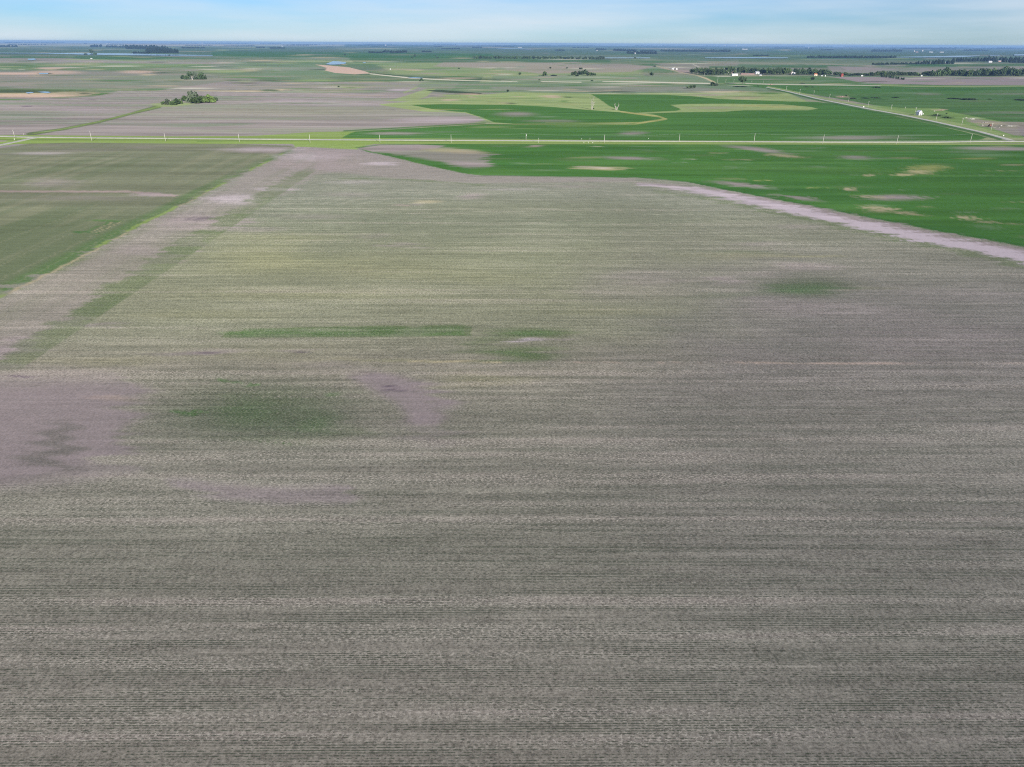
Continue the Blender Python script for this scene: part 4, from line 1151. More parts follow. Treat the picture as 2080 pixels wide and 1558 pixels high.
belt(1403, 1492, ([1403, 1440, 1478, 1492], [148.4, 153.2, 152.4, 150]), ([1403, 1430, 1492], [7.5, 12, 11.5]), 46, 'tall slim dark tree in the dense farm belt left of the white sheds', 'trees of the belt left of the white farm sheds', ('slim', 'cone', 'slim'), (4, 6), depth=3.5, seed=3)
belt(1486, 1562, ([1486, 1562], [148.2, 150.6]), ([1486, 1530, 1562], [9.5, 10.5, 9]), 30, 'dark tree in the belt standing behind the white farm sheds', 'trees of the belt behind the white farm sheds', ('slim', 'broad', 'cone'), (4.5, 6.5), depth=2, seed=4, gaps=((1492, 1497),))
belt(1560, 1688, ([1560, 1600, 1688], [152.4, 152, 153.6]), ([1560, 1610, 1688], [12, 12, 9.5]), 44, 'dark tree in the thick shelterbelt between the pink house and the red barn', 'trees of the shelterbelt between the pink house and the red barn', ('broad', 'slim', 'broad'), (5, 8), depth=2.5, seed=5, gaps=((1604, 1613),))
belt(1692, 1785, ([1692, 1785], [154.2, 154.4]), ([1692, 1712, 1760, 1785], [8, 5.5, 5, 8]), 28, 'small tree in the thin row right of the red barn', 'trees of the thin row right of the red barn', ('broad', 'slim'), (4, 6), depth=1, seed=6)
belt(1780, 1868, ([1780, 1868], [154.2, 154.2]), ([1780, 1795, 1830, 1868], [8.5, 9, 8, 6]), 24, 'dark tree of the row above the conifer windbreak', 'trees of the row above the conifer windbreak', ('broad', 'slim'), (5, 7), depth=1.5, seed=7)
belt(1876, 2100, ([1876, 2100], [154.8, 155]), ([1876, 1892, 1920, 1935, 1960, 2030, 2036, 2100], [7, 11, 13.5, 11, 12, 12.5, 15, 15]), 60, 'dark leafy tree in the long belt behind the bare field at far right', 'trees of the long belt behind the bare field', ('broad', 'broad', 'bushy'), (7, 11), lms=[M_LEAF, M_LEAF_MID, M_LEAF], depth=2, seed=8)
belt(1789, 1838, ([1789, 1838], [156.2, 162.6]), ([1789, 1838], [5, 4.4]), 14, 'small conifer in the slanting windbreak across the bare field', 'conifers of the slanting windbreak', ('cone', 'bushy'), (4, 5.5), lms=[M_LEAF], depth=0.4, seed=9)
belt(960, 1229, ([960, 1229], [119.8, 121]), ([960, 1000, 1120, 1229], [6.6, 5.6, 5.4, 5.8]), 52, 'dark tree in the long distant tree row across the middle', 'trees of the long distant tree row', ('broad', 'slim'), (4, 6.5), depth=0.6, seed=10, gaps=((1139, 1144),))

# ------------------------------------------------------------------ far woods that read as one mass each
def wood_mesh(specs, seed):
    """many small leafy lumps merged: one wood seen from kilometres away"""
    r = random.Random(seed)
    V, Fc = [], []
    for (x, y, z, rx, h) in specs:
        n, m = 6, 3
        b = len(V)
        ph = r.uniform(0, 6)
        for j in range(m + 1):
            t = j / m
            for k in range(n):
                a = 2 * math.pi * k / n + ph
                q = rx * (0.75 + 0.5 * math.sin(math.pi * min(1, t * 0.95 + 0.05))) * (0.62 if j == m else 1.0) * r.uniform(0.7, 1.2)
                V.append((x + math.cos(a) * q, y + math.sin(a) * q, z - 1 + h * t * r.uniform(0.88, 1.1)))
        b2 = len(V)
        V.append((x, y, z + h * 1.12))
        for j in range(m):
            for k in range(n):
                Fc.append((b + j * n + k, b + j * n + (k + 1) % n, b + (j + 1) * n + (k + 1) % n, b + (j + 1) * n + k))
        for k in range(n):
            Fc.append((b + m * n + k, b + m * n + (k + 1) % n, b2))
    return V, Fc

M_WOODS = mat('far_leaves', (0.015, 0.024, 0.015), 0.9, 0.4, 0.02, 0.0, 0.05)  # leaf colour darkened to stand in for shade inside the crowns
def wood(rows, label, seed):
    r = random.Random(seed)
    specs = []
    for (x0, x1, y0, y1, hpx) in rows:
        step = 1.5
        n = max(2, int((x1 - x0) / step))
        for i in range(n):
            t = (i + r.random()) / n
            if r.random() < 0.03:
                continue
            p = at(x0 + (x1 - x0) * t, y0 + (y1 - y0) * t)
            s = mpp(p)
            h = min(60, hpx * s) * r.uniform(0.6, 1.1)
            specs.append((p.x + r.uniform(-3, 3), p.y + r.uniform(-25, 25), p.z, step * s * r.uniform(0.8, 1.3), h))
    V, Fc = wood_mesh(specs, seed)
    o = new_mesh('woods', V, Fc, M_WOODS)
    return tag(o, label, 'woods', 'far woods and tree rows', 'stuff')

WOODS = [
    ([(0, 36, 95.2, 95.4, 3.6)], 'dark far wood at the left edge above the lake'),
    ([(184, 208, 95.6, 95.4, 4.6)], 'short dark wood left of the big lakeside wood'),
    ([(216, 262, 96, 97, 4)], 'thin wood joining the big lakeside wood from the left'),
    ([(255, 318, 97.5, 99, 6), (258, 340, 99.5, 101, 7), (300, 350, 103, 104.5, 7), (296, 362, 107.5, 108, 7), (272, 300, 108.4, 108.8, 3.6)], 'big dark wood on the far shore of the left lake'),
    ([(370, 416, 98.2, 98.2, 2.8)], 'low wood just right of the big lakeside wood'),
    ([(520, 538, 97, 97, 2)], 'tiny pale-edged wood left of centre near the horizon'),
    ([(549, 579, 98.8, 98.8, 3)], 'dark strip of wood left of centre near the horizon'),
    ([(750, 778, 107.2, 107.6, 3), (778, 796, 106.2, 106.8, 4.5)], 'broken row of trees left of the slanting dark wood'),
    ([(795, 826, 108.4, 106.6, 5)], 'slanting dark wood left of the picture centre'),
    ([(856, 877, 105.8, 105.8, 3)], 'small wood with a pointed tree right of the slanting dark wood'),
    ([(897, 933, 99.8, 99.6, 2)], 'long thin wood near the horizon left of centre'),
    ([(882, 897, 95.6, 95.4, 1.8)], 'tiny wood close under the horizon left of centre'),
    ([(960, 979, 97, 97, 2.2)], 'small wood above the long distant tree row'),
    ([(1128, 1147, 103, 103, 2.6)], 'small wood right of centre above the tree row'),
    ([(1210, 1230, 101.4, 101.4, 3)], 'small wood with a white house at its foot'),
    ([(1246, 1292, 103, 104, 3.6)], 'broken wood left of the white-dotted long wood'),
    ([(1273, 1334, 109, 109.4, 5)], 'dark wood with one white building right of centre'),
    ([(1300, 1332, 104.4, 104.8, 3)], 'pale far wood behind the wood with one white building'),
    ([(1343, 1482, 104.6, 105.4, 4)], 'long dark wood stretching right of centre near the horizon'),
    ([(1530, 1562, 113.6, 113.6, 2.4)], 'low row of trees above the narrow far lake'),
    ([(1573, 1606, 98.4, 98.4, 1.8)], 'thin wood close under the horizon right of the town'),
    ([(1640, 1800, 117.4, 118.2, 4), (1700, 1820, 117.2, 117.6, 4)], 'long thin tree row left of the shining far lake'),
    ([(1668, 1692, 102, 102, 2.2)], 'short dark wood near the horizon right of the town'),
    ([(1770, 1832, 104.8, 104.8, 4)], 'dark wood near the horizon above the shining far lake'),
    ([(1832, 1942, 100.2, 99.4, 2.6)], 'long dark wood near the horizon behind the far farm'),
    ([(1958, 2006, 103.6, 103.4, 3)], 'dark wood near the horizon right of the far farm'),
    ([(2024, 2060, 99.6, 99.6, 2.4)], 'dark wood near the horizon at the right edge'),
    ([(1775, 1870, 131.6, 130.4, 4), (1868, 1902, 130.6, 130.6, 6.5), (1895, 1938, 130.4, 129.6, 8)], 'dark wood around the teal-roofed far farm'),
    ([(1936, 2010, 125.4, 124.6, 7)], 'tree row joining the two far farm woods on the right'),
    ([(2000, 2130, 125, 127, 9), (2050, 2130, 127.4, 128, 8)], 'big dark wood at the right edge behind the pale far barns')]
for i, (rows, lab) in enumerate(WOODS):
    wood(rows, lab, 200 + i)

def horizon_rows():
    r = random.Random(77)
    rows = []
    for k in range(110):
        x = r.uniform(-300, 2400)
        w = r.uniform(8, 60)
        # the horizon leans a little: offset from the centre line
        y = 88.6 + r.random() ** 1.5 * 9 + (x - 1040) * 0.0052
        rows.append((x, x + w, y, y + w * 0.005, r.uniform(0.8, 1.6)))
    specs = []
    for (x0, x1, y0, y1, hpx) in rows:
        n = max(2, int((x1 - x0) / 2.4))
        for i in range(n):
            t = (i + r.random()) / n
            p = at(x0 + (x1 - x0) * t, y0 + (y1 - y0) * t)
            s = mpp(p)
            specs.append((p.x, p.y, p.z, 1.6 * s * r.uniform(0.6, 1), min(40, hpx * s) * r.uniform(0.5, 1)))
    V, Fc = wood_mesh(specs, 78)
    o = new_mesh('horizon_woods', V, Fc, M_WOODS)
    tag(o, 'countless faint tree rows scattered along the horizon', 'woods', None, 'stuff')
horizon_rows()

# ------------------------------------------------------------------ poles
M_POLE = mat('weathered_pole', (0.50, 0.48, 0.44), 0.85, 0.1, 0.6)
M_STEEL = mat('galvanised_steel', (0.55, 0.56, 0.57), 0.45, 0.08, 1.0, 0.4)
M_WHITE = mat('white_paint', (0.60, 0.60, 0.58), 0.6, 0.05, 0.3)
M_CERAMIC = mat('ceramic', (0.42, 0.40, 0.38), 0.3, 0.1, 2.0)
def pole(px, py, hpx, label, group, cross=False, can=False, insul=True, rad0=0.27):
    p = at(px, py)
    h = hpx * mpp(p) * 1.02
    t = empty('utility_pole', p, PSI)
    V, Fc = [], []
    tube(V, Fc, [(0, 0, -0.5), (0, 0, h * 0.5), (0, 0, h)], [rad0, rad0 * 0.86, rad0 * 0.7], 8)
    new_mesh('shaft', V, Fc, M_POLE, t, True)
    if cross:
        V, Fc = [], []
        box(V, Fc, -1.5, 1.5, -0.36, -0.22, h - 0.75, h - 0.5)
        new_mesh('crossarm', V, Fc, M_POLE, t)
        for x in (-1.35, 0.0, 1.35):
            V, Fc = [], []
            z = h - 0.5 if x else h
            y = -0.29 if x else 0.0
            tube(V, Fc, [(x, y, z), (x, y, z + 0.12), (x, y, z + 0.3)], [0.05, 0.11, 0.07], 6)
            new_mesh('insulator', V, Fc, M_CERAMIC, t)
    elif insul:
        V, Fc = [], []
        tube(V, Fc, [(0, 0, h), (0, 0, h + 0.12), (0, 0, h + 0.32)], [0.05, 0.12, 0.08], 6)
        new_mesh('insulator', V, Fc, M_CERAMIC, t)
    if can:
        V, Fc = [], []
        tube(V, Fc, [(0.55, -0.1, h - 2.6), (0.55, -0.1, h - 2.5), (0.55, -0.1, h - 1.3), (0.55, -0.1, h - 1.2)], [0.3, 0.36, 0.36, 0.25], 10)
        tube(V, Fc, [(0.5, -0.1, h - 1.2), (0.3, -0.05, h - 0.5)], [0.06, 0.05], 6)
        new_mesh('transformer', V, Fc, M_STEEL, t, True)
    tag(t, label, 'utility pole', group)
    return p, h

ORD = ['first', 'second', 'third', 'fourth', 'fifth', 'sixth', 'seventh', 'eighth', 'ninth', 'tenth', 'eleventh', 'twelfth', 'thirteenth', 'fourteenth']
LINE = [(30, 279, 14), (187, 287, 19), (336.5, 287, 15.5), (486.5, 288.5, 15.5), (630, 290, 16), (772, 290, 15), (916.5, 290.5, 16), (1068.5, 284.5, 9.5), (1227.5, 290, 15), (1379.5, 288.5, 15), (1531, 292, 19), (1671, 292, 17), (1821, 293, 16.5), (1970, 291.5, 18)]
tops = []
for i, (x, y, h) in enumerate(LINE):
    lab = 'bare wooden power pole on the gravel road verge, %s from the left' % ORD[i]
    if i == 7:
        lab = 'wooden power pole with a transformer can, standing behind the gravel road'
        h = 12
    p, hh = pole(x, y, h, lab, 'power poles along the gravel road', can=(i == 7))
    tops.append(p + Vector((0, 0, hh + 0.25)))
p_last = at(2110, 293)
def power_line(tops, label, r0=0.035):
    V, Fc = [], []
    for a, b in zip(tops, tops[1:]):
        L_ = (b - a).length
        pts = []
        for k in range(9):
            t = k / 8
            q = a.lerp(b, t)
            q.z -= 4 * t * (1 - t) * L_ * 0.012
            pts.append(tuple(q))
        tube(V, Fc, pts, [r0] * 9, 4)
    o = new_mesh('power_line', V, Fc, M_STEEL)
    tag(o, label, 'power line')
power_line(tops, 'single sagging wire strung between the power poles along the gravel road')
p, h = pole(1094, 291, 10, 'short slim pole in front of the gravel road beside the transformer pole', 'power poles along the gravel road', rad0=0.2)

SEC = [(1597, 183.4, 8), (1624, 191.4, 9.5), (1653, 192, 7), (1685, 198.6, 7), (1723, 207.6, 8), (1763, 217.2, 10), (1810, 222.6, 9), (1838, 222.4, 5), (1858, 233.6, 14), (1901, 244.6, 13), (1953, 254.6, 13), (2012.5, 265.6, 14)]
tops2 = []
for i, (x, y, h) in enumerate(SEC):
    p, hh = pole(x, y, h, 'power pole with a short crossarm along the slanting section road, %s from its far end' % ORD[i], 'power poles along the section road', cross=True)
    if i != 7:
        tops2.append(p + Vector((0, 0, hh + 0.25)))
power_line(tops2, 'thin wire strung between the crossarm poles of the section road')
for i, (x, y, h) in enumerate([(1457, 169, 12), (1474, 168, 6), (1490.5, 167.6, 6.5), (1527, 167.4, 3.5), (1551, 168.6, 4), (1431, 154.6, 7), (1408, 150.4, 4), (1417, 151.6, 4.5)]):
    pole(x, y, h, ['tall pale pole beside the end of the straw-coloured farm lane', 'short pole in the green field right of the tall pale pole', 'short pole in the green field left of the big spreading tree', 'stubby pole right of the big spreading tree', 'stubby pole nearer the start of the section road', 'white pole in front of the farm belt, rightmost of three', 'white pole at the left end of the farm belt', 'white pole in front of the farm belt, middle of three'][i], 'poles around the farm', cross=i < 3, rad0=0.32)

# ------------------------------------------------------------------ signs, markers, boxes
def sign(px, py, hpx, wpx, label, m=None):
    p = at(px, py)
    s = mpp(p)
    h, w = hpx * s, wpx * s
    t = empty('road_sign', p, PSI)
    V, Fc = [], []
    box(V, Fc, -0.05, 0.05, 0.0, 0.08, -0.3, h)
    new_mesh('post', V, Fc, M_STEEL, t)
    V, Fc = [], []
    box(V, Fc, -w / 2, w / 2, -0.05, -0.005, h - w * 0.9, h)
    new_mesh('panel', V, Fc, m or M_WHITE, t)
    tag(t, label, 'sign', 'signs beside the roads')
sign(30, 285.4, 3.6, 1.8, 'small white sign on the grass triangle where the side road joins')
sign(48.5, 274.4, 2.6, 1.2, 'tiny pale sign behind the gravel road at the road fork')
sign(2038, 277.6, 3.4, 2.0, 'white sign where the section road meets the gravel road')
sign(1181.5, 284.4, 3.6, 0.8, 'white marker post behind the gravel road, left of its twin')
sign(1198.3, 284.4, 3.6, 0.8, 'white marker post behind the gravel road, right of its twin')
sign(1317, 282.6, 2.0, 0.9, 'small pale marker between two poles behind the gravel road')
for i, (x, y) in enumerate([(1186, 291.4), (1195, 291), (1204, 291.6)]):
    sign(x, y, 2.8, 1.1, ['left', 'middle', 'right'][i] + ' one of three pale marker boards on the near verge')
sign(1754, 219, 3.0, 2.0, 'small white sign beside the section road left of the white shed')

def hay_box(px, py, wpx, hpx, label, name='white_box', m=None):
    """small pitched hut seen as a white speck"""
    building(px, py, wpx, hpx, label, m or M_WHITE, M_STEEL, name=name, cat='hut', rot=0.2)

# ------------------------------------------------------------------ buildings
M_FAR_WALL = mat('weathered_white', (0.32, 0.32, 0.32), 0.7, 0.06, 0.3)
M_TIN = mat('tin_roof', (0.58, 0.60, 0.63), 0.4, 0.08, 0.4, 0.3)
M_WHITE_WALL = mat('white_boards', (0.60, 0.60, 0.58), 0.7, 0.06, 0.3)
M_GREY_WALL = mat('grey_boards', (0.46, 0.47, 0.48), 0.7, 0.1, 0.3)
M_TAN_WALL = mat('tan_boards', (0.62, 0.52, 0.40), 0.7, 0.1, 0.3)
M_RED = mat('red_boards', (0.24, 0.050, 0.035), 0.75, 0.2, 0.3)
M_RUST = mat('rusty_iron', (0.15, 0.075, 0.055), 0.85, 0.35, 0.8)
M_ORANGE = mat('rusty_roof', (0.46, 0.14, 0.06), 0.7, 0.2, 0.4)
M_TEAL = mat('teal_roof', (0.10, 0.26, 0.27), 0.5, 0.1, 0.4)
M_PINKW = mat('pink_brick', (0.34, 0.22, 0.19), 0.8, 0.15, 0.6)
M_DARKROOF = mat('dark_shingle', (0.10, 0.095, 0.095), 0.85, 0.2, 0.6)
M_GLASS = mat('window_glass', (0.03, 0.04, 0.05), 0.1, 0.1, 1.0, 0.0, 0.6)
M_DOOR = mat('door_paint', (0.18, 0.17, 0.16), 0.6, 0.1, 1.0)

def building(px, py, wpx, hpx, label, wall_m, roof_m, name='farm_shed', cat='shed', group=None, rot=0.0, depth=None, pitch=0.35, windows=1, door=True, gable_front=False):
    p = at(px, py)
    s = mpp(p)
    w, h = wpx * s * 0.97, hpx * s
    d = depth * w if depth else min(w * 0.7, 14)
    rise = h * pitch
    eh = h - rise
    t = empty(name, p, rot)
    t['category'] = cat
    V, Fc = [], []
    x, y = w / 2, d / 2
    V += [(-x, -y, -.5), (x, -y, -.5), (x, y, -.5), (-x, y, -.5), (-x, -y, eh), (x, -y, eh), (x, y, eh), (-x, y, eh)]
    Fc += [(0, 1, 5, 4), (1, 2, 6, 5), (2, 3, 7, 6), (3, 0, 4, 7)]
    R_ = []
    o = 0.35
    if gable_front:
        V += [(0, -y, h - .06), (0, y, h - .06)]
        Fc += [(4, 5, 8), (6, 7, 9)]
        RV = [(-x - o, -y - o, eh - o * rise / x), (0, -y - o, h), (x + o, -y - o, eh - o * rise / x), (-x - o, y + o, eh - o * rise / x), (0, y + o, h), (x + o, y + o, eh - o * rise / x)]
    else:
        V += [(-x, 0, h - .06), (x, 0, h - .06)]
        Fc += [(5, 6, 9), (7, 4, 8)]
        RV = [(-x - o, -y - o, eh - o * rise / y), (-x - o, 0, h), (-x - o, y + o, eh - o * rise / y), (x + o, -y - o, eh - o * rise / y), (x + o, 0, h), (x + o, y + o, eh - o * rise / y)]
        RV = [RV[0], RV[1], RV[2], RV[3], RV[4], RV[5]]
    RF = [(0, 1, 4, 3), (1, 2, 5, 4)]
    top = [(a, b, c + 0.12) for a, b, c in RV]
    RVV = RV + top
    RFF = [tuple(reversed(f)) for f in RF] + [tuple(q + 6 for q in f) for f in RF] + [(0, 3, 9, 6), (2, 8, 11, 5), (0, 6, 7, 1), (1, 7, 8, 2), (3, 4, 10, 9), (4, 5, 11, 10)]
    new_mesh('wall', V, Fc, wall_m, t)
    ro = new_mesh('roof', RVV, RFF, roof_m, t)
    if door:
        V, Fc = [], []
        dw, dh = min(w * 0.3, 3.6), min(eh * 0.75, 3.4)
        x0 = -dw / 2 if windows == 0 else -w * 0.28
        box(V, Fc, x0, x0 + dw, -y - 0.05, -y + 0.02, -0.2, dh)
        new_mesh('door', V, Fc, M_DOOR, t)
    for k in range(windows):
        V, Fc = [], []
        ww = min(w * 0.14, 1.4)
        x0 = w * (0.12 + 0.26 * k / max(1, windows - 1 if windows > 1 else 1))
        box(V, Fc, x0, x0 + ww, -y - 0.04, -y + 0.02, eh * 0.4, eh * 0.4 + min(1.3, eh * 0.4))
        wo = new_mesh('window', V, Fc, M_GLASS, t)
    tag(t, label, cat, group)
    return t

def bin_(px, py, wpx, hpx, label, name='grain_bin', group=None, m=None):
    p = at(px, py)
    s = mpp(p)
    r, h = wpx * s / 2, hpx * s
    t = empty(name, p)
    V, Fc = [], []
    tube(V, Fc, [(0, 0, -.5), (0, 0, h * .78)], [r, r], 16)
    new_mesh('body', V, Fc, m or M_STEEL, t, False)
    V, Fc = [], []
    tube(V, Fc, [(0, 0, h * .78), (0, 0, h * .97), (0, 0, h)], [r * 1.05, r * .16, r * .15], 16)
    new_mesh('roof', V, Fc, m or M_STEEL, t)
    tag(t, label, 'grain bin' if name == 'grain_bin' else name.replace('_', ' '), group)

# small yard by the section road
building(1866, 234, 8.5, 9.6, 'white gabled shed standing alone in the small yard by the section road', M_WHITE_WALL, M_TIN, 'white_shed', 'shed', rot=0.35, depth=0.9, gable_front=True, windows=0)
bin_(1874.2, 232.4, 2.6, 2.6, 'small white tank right of the lone white shed', 'tank', m=M_WHITE)

# main farm
FG = 'buildings of the main farm'
building(1492, 154, 12, 4.2, 'long low bright white shed in front of the farm belt', M_WHITE_WALL, M_WHITE, 'long_shed', 'shed', FG, rot=0.05, depth=0.5, windows=0, pitch=0.3)
building(1471.5, 145.6, 5.4, 6, 'white house gable among the trees left of the white sheds', M_WHITE_WALL, M_TIN, 'farmhouse', 'house', FG, rot=0.6, depth=1.1, gable_front=True, windows=2)
building(1478.5, 149.6, 4, 5, 'small white gabled hut left of the long white shed', M_WHITE_WALL, M_WHITE, 'hut', 'hut', FG, rot=0.4, gable_front=True, windows=0)
building(1485.5, 148.6, 6.4, 5.4, 'pinkish house with white gable behind the long white shed', M_PINKW, M_WHITE, 'farmhouse', 'house', FG, rot=-0.1, windows=2)
building(1491, 147.6, 3.6, 4.4, 'small white building at the right rear of the pinkish house', M_WHITE_WALL, M_WHITE, 'hut', 'hut', FG, rot=0.2, windows=0)
building(1518, 151.0, 28, 1.9, 'very long low reddish barn between the white sheds', M_PINKW, M_PINKW, 'long_barn', 'barn', FG, rot=0.0, depth=0.25, windows=0, pitch=0.25)
building(1537.6, 150.4, 8.2, 4.8, 'large pale grey shed at the right end of the farmyard', M_GREY_WALL, M_TIN, 'machine_shed', 'shed', FG, rot=0.1, windows=0)
building(1544.4, 153.8, 4, 2.2, 'small pale green shed in front of the large grey shed', M_WHITE_WALL, M_TIN, 'hut', 'hut', FG, windows=0)
building(1608.4, 150.8, 4.4, 5, 'white house with a red roof inside the shelterbelt', M_WHITE_WALL, M_ORANGE, 'farmhouse', 'house', FG, rot=0.3, gable_front=True, windows=2)
building(1613.6, 151, 4, 3.8, 'white wing right beside the red-roofed house', M_WHITE_WALL, M_TIN, 'farmhouse', 'house', FG, rot=0.2, windows=1)
building(1605, 151.6, 3, 2, 'small dark red lean-to left of the red-roofed house', M_RED, M_RED, 'lean_to', 'shed', FG, windows=0)
building(1656, 154.4, 6.4, 4.6, 'tan shed with an orange roof at the shelterbelt edge', M_TAN_WALL, M_ORANGE, 'shed', 'shed', FG, rot=0.1, windows=1)
building(1669, 154.8, 3, 1.8, 'tiny low white hut right of the orange-roofed shed', M_WHITE_WALL, M_TIN, 'hut', 'hut', FG, windows=0)
bin_(1676, 155.4, 2, 3.2, 'narrow white silo right of the orange-roofed shed', 'silo', FG, M_WHITE)
building(1709.5, 156, 5, 6.8, 'tall bright red barn at the end of the shelterbelt', M_RED, M_RED, 'red_barn', 'barn', FG, rot=0.25, gable_front=True, windows=0)
building(1750.5, 155, 4, 2.2, 'white trailer-like hut in front of the thin tree row', M_WHITE_WALL, M_WHITE, 'hut', 'hut', FG, windows=0)
building(1871.5, 155.2, 3, 2.2, 'tiny white hut at the left foot of the long tree belt', M_WHITE_WALL, M_WHITE, 'hut', 'hut', FG, windows=0)
# left of the belt, by the track
building(1366.5, 141.4, 5, 3, 'low white house left of the silo by the far track', M_WHITE_WALL, M_TIN, 'farmhouse', 'house', 'small farm by the far track', windows=1)
bin_(1368.6, 140.6, 1.5, 4.6, 'slim white silo by the far track', 'silo', 'small farm by the far track', M_WHITE)
building(1374.4, 141.8, 3, 3.4, 'small white shed right of the silo by the far track', M_WHITE_WALL, M_WHITE, 'shed', 'shed', 'small farm by the far track', windows=0, gable_front=True)
building(793, 141.6, 2, 2, 'lone white hut on the far pasture left of centre', M_WHITE_WALL, M_WHITE, 'hut', 'hut', windows=0)
building(186, 119.8, 3.4, 1.4, 'tiny white hut below the left lake', M_WHITE_WALL, M_WHITE, 'hut', 'hut', windows=0)
# far farms
FAR = 'buildings of the far farms'
for x, y, w, h, lab, wm, rm, nm in [
        (1876, 127, 11, 3, 'long white barn in the far dark wood on the right', M_FAR_WALL, M_FAR_WALL, 'barn'),
        (1900.4, 127.4, 2, 2, 'tiny white hut right of the long white far barn', M_FAR_WALL, M_FAR_WALL, 'hut'),
        (1917.5, 127.4, 10, 2.4, 'far barn with a teal roof', M_GREY_WALL, M_TEAL, 'barn'),
        (2010.5, 127, 7.6, 3.2, 'far grey-white arched barn left of the pinkish barn', M_GREY_WALL, M_FAR_WALL, 'barn'),
        (2029.5, 125.8, 6, 2.8, 'far pinkish barn by the big right-hand wood', M_PINKW, M_FAR_WALL, 'barn'),
        (1857, 105.6, 1.8, 3, 'thin white tower of the far farm under the horizon', M_FAR_WALL, M_FAR_WALL, 'silo'),
        (1862, 106.4, 6, 1.4, 'pinkish low barn of the far farm under the horizon', M_PINKW, M_PINKW, 'barn'),
        (1873.6, 104.6, 2.8, 3, 'second white tower of the far farm under the horizon', M_FAR_WALL, M_FAR_WALL, 'silo'),
        (1891, 106.4, 8, 1.4, 'long pale barn of the far farm, left of its twin', M_GREY_WALL, M_FAR_WALL, 'barn'),
        (1912.4, 106.6, 9, 1.5, 'long pale barn of the far farm, right of its twin', M_FAR_WALL, M_FAR_WALL, 'barn'),
        (1158.6, 120, 2, 2.2, 'white house in the distant tree row, leftmost of three', M_FAR_WALL, M_FAR_WALL, 'house'),
        (1169, 120, 3, 2.2, 'white house in the distant tree row, middle of three', M_FAR_WALL, M_FAR_WALL, 'house'),
        (1175.4, 119.6, 3, 2, 'white house in the distant tree row, rightmost of three', M_FAR_WALL, M_FAR_WALL, 'house'),
        (1290, 109.8, 2.4, 2.8, 'white building at the edge of the dark wood right of centre', M_FAR_WALL, M_FAR_WALL, 'house'),
        (1212.4, 103.6, 2.2, 2, 'white house at the foot of a small far wood', M_FAR_WALL, M_FAR_WALL, 'house'),
        (1273.6, 103.6, 2, 1.8, 'white house left of the far broken wood', M_FAR_WALL, M_FAR_WALL, 'house'),
        (1352.4, 101.2, 1.4, 2.6, 'thin white far silo above the long dark wood', M_FAR_WALL, M_FAR_WALL, 'silo'),
        (1464.4, 104.6, 3.4, 2.2, 'white house in the middle of the long dark wood', M_FAR_WALL, M_FAR_WALL, 'house'),
        (1512.6, 100.8, 12, 1.6, 'very long white far barn right of the long dark wood', M_FAR_WALL, M_FAR_WALL, 'barn'),
        (1472, 93.6, 5, 2.2, 'pale elevator block of the town on the horizon', M_GREY_WALL, M_FAR_WALL, 'grain_elevator'),
        (1495.6, 93.4, 3, 1.6, 'smaller pale block of the town on the horizon', M_TAN_WALL, M_FAR_WALL, 'grain_elevator'),
        (1642, 98.2, 4, 1.4, 'pale far house above the long thin tree row', M_FAR_WALL, M_FAR_WALL, 'house'),
        (304, 100, 3, 3, 'white house inside the big lakeside wood', M_FAR_WALL, M_FAR_WALL, 'house'),
        (298.4, 101.6, 1.2, 4, 'thin pale silo left of the white house in the lakeside wood', M_GREY_WALL, M_FAR_WALL, 'silo'),
        (218, 89.4, 2, 1.8, 'left of two white far bins above the lakeside wood', M_FAR_WALL, M_FAR_WALL, 'silo'),
        (222.4, 89.6, 2, 1.8, 'right of two white far bins above the lakeside wood', M_FAR_WALL, M_FAR_WALL, 'silo'),
        (411, 88.6, 4, 1.8, 'white far building under the horizon right of the lakeside wood', M_FAR_WALL, M_FAR_WALL, 'house'),
        (573.6, 94.6, 4, 1.6, 'white far building above the dark strip of wood', M_FAR_WALL, M_FAR_WALL, 'house'),
        (783.6, 92.8, 3, 2.2, 'bright white far building under the horizon left of centre', M_FAR_WALL, M_FAR_WALL, 'house'),
        (1056, 97, 8, 1.2, 'row-like white far barn above the distant tree row', M_FAR_WALL, M_FAR_WALL, 'barn'),
        (1978, 103.4, 4, 1.2, 'pale house in the far wood right of the far farm', M_FAR_WALL, M_FAR_WALL, 'house')]:
    building(x, y, w, h, lab, wm, rm, nm, {'grain_elevator': 'grain elevator'}.get(nm, nm), FAR, windows=0, door=False, rot=0.1, pitch=0.3)

# ------------------------------------------------------------------ scrap in the yard at the corner
def wreck(px, py, wpx, hpx, label):
    """old rusty combine: body, hopper, cab, wheels"""
    p = at(px, py)
    s = mpp(p)
    L_, h = wpx * s, hpx * s
    t = empty('old_combine', p, 0.3)
    V, Fc = [], []
    box(V, Fc, -L_ * .42, L_ * .3, -1.3, 1.3, h * .28, h * .72)
    box(V, Fc, -L_ * .2, L_ * .15, -1.1, 1.1, h * .72, h)
    new_mesh('body', V, Fc, M_RUST, t)
    V, Fc = [], []
    box(V, Fc, L_ * .3, L_ * .48, -1.0, 1.0, h * .35, h * .95)
    new_mesh('cab', V, Fc, M_RUST, t)
    V, Fc = [], []
    box(V, Fc, L_ * .5, L_ * .62, -2.2, 2.2, h * .08, h * .3)
    new_mesh('header', V, Fc, M_RUST, t)
    for x in (-L_ * .3, L_ * .32):
        for y in (-1.55, 1.55):
            V, Fc = [], []
            tube(V, Fc, [(x, y - .25, h * .2), (x, y + .25, h * .2)], [h * .21] * 2, 14)
            new_mesh('wheel', V, Fc, M_DARKROOF, t)
    tag(t, label, 'combine')
wreck(2010, 257.6, 6.4, 5.0, 'old rust-red farm machine left among weeds at the road corner')

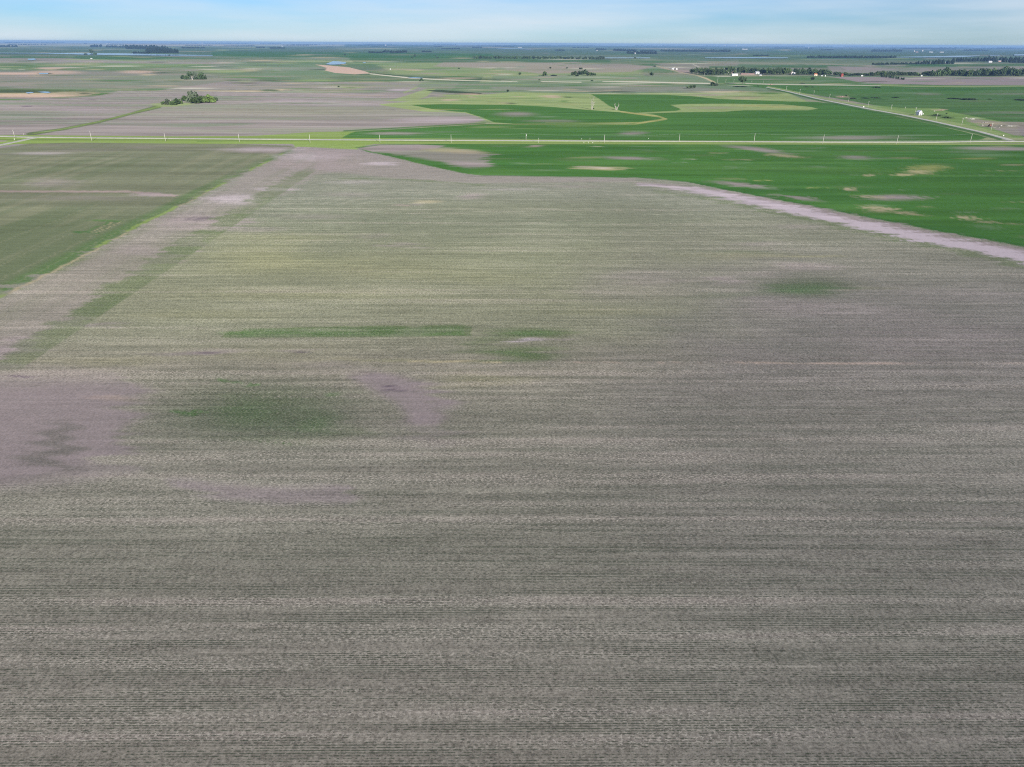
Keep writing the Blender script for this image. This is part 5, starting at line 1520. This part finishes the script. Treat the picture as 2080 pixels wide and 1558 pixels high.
def rubble(px, py, wpx, hpx, label, m, seed, name='rubble_pile', cat='rubble pile'):
    p = at(px, py)
    s = mpp(p)
    r = random.Random(seed)
    V, Fc = [], []
    for k in range(16):
        x, y = r.uniform(-.5, .5) * wpx * s, r.uniform(-.5, .5) * min(wpx * s * .5, 8)
        z = hpx * s * r.uniform(0.2, 1.0) * (1 - abs(x) / (wpx * s * .62))
        a = wpx * s * r.uniform(0.05, 0.12)
        b = len(V)
        box(V, Fc, -a, a, -a * r.uniform(.4, 1), a * r.uniform(.4, 1), -0.3, z)
        q = Matrix.Rotation(r.uniform(0, 3), 3, 'Z') @ Matrix.Rotation(r.uniform(-.3, .3), 3, 'X')
        for i in range(b, len(V)):
            v = q @ Vector(V[i])
            V[i] = (v.x + x, v.y + y, v.z)
    o = new_mesh(name, V, Fc, m)
    o.location = p
    tag(o, label, cat, 'heaps of scrap in the corner yard')
M_RUBBLE = mat('pale_rubble', (0.60, 0.58, 0.52), 0.9, 0.2, 0.5)
M_OLDWOOD = mat('grey_timber', (0.30, 0.28, 0.26), 0.9, 0.25, 0.5)
rubble(2034, 256, 4, 3, 'bright white heap right of the rusty machine', M_RUBBLE, 1)
rubble(2050, 256.4, 12, 1.8, 'long pale slab heap farther right of the rusty machine', M_RUBBLE, 2)
rubble(1996, 254.6, 4, 1.8, 'small pale heap left of the rusty machine', M_RUBBLE, 3)
rubble(2022, 258.6, 14, 1.8, 'dark timber heap in front of the rusty machine', M_OLDWOOD, 4)
rubble(2000, 249.2, 10, 2, 'grey timber heap behind the rusty machine', M_OLDWOOD, 5)
rubble(1962.5, 239.8, 4, 2.2, 'pale heap at the left end of the old fence line in the yard', M_RUBBLE, 6)
rubble(1975, 242, 14, 1.4, 'string of pale debris along the yard\'s back edge', M_RUBBLE, 7)
rubble(1898, 226, 3, 1.6, 'pale heap on the lawn right of the white shed', M_RUBBLE, 8)
rubble(1912, 224.4, 4, 1.6, 'pink-grey heap at the back corner of the white shed\'s lawn', M_PINKW, 9)
rubble(1710, 196.6, 9, 1.8, 'pinkish heap beside the round bush by the section road', M_PINKW, 10)
rubble(1567, 172.4, 14, 2, 'heap of pinkish rubble where the section road starts', M_PINKW, 11)

# ------------------------------------------------------------------ the air
def build_haze():
    V, Fc = [], []
    box(V, Fc, -63000, 63000, -63000, 63000, -3, 140)
    m = bpy.data.materials.new('hazy_air')
    m.use_nodes = True
    n, l = m.node_tree.nodes, m.node_tree.links
    n.clear()
    o = n.new('ShaderNodeOutputMaterial')
    v = n.new('ShaderNodeVolumePrincipled')
    v.inputs['Color'].default_value = (0.33, 0.58, 0.98, 1)
    v.inputs['Density'].default_value = 2.9e-5
    v.inputs['Anisotropy'].default_value = 0.1
    l.new(v.outputs[0], o.inputs['Volume'])
    h = new_mesh('haze', V, Fc, m)
    tag(h, None, None, kind='stuff')

build_haze()
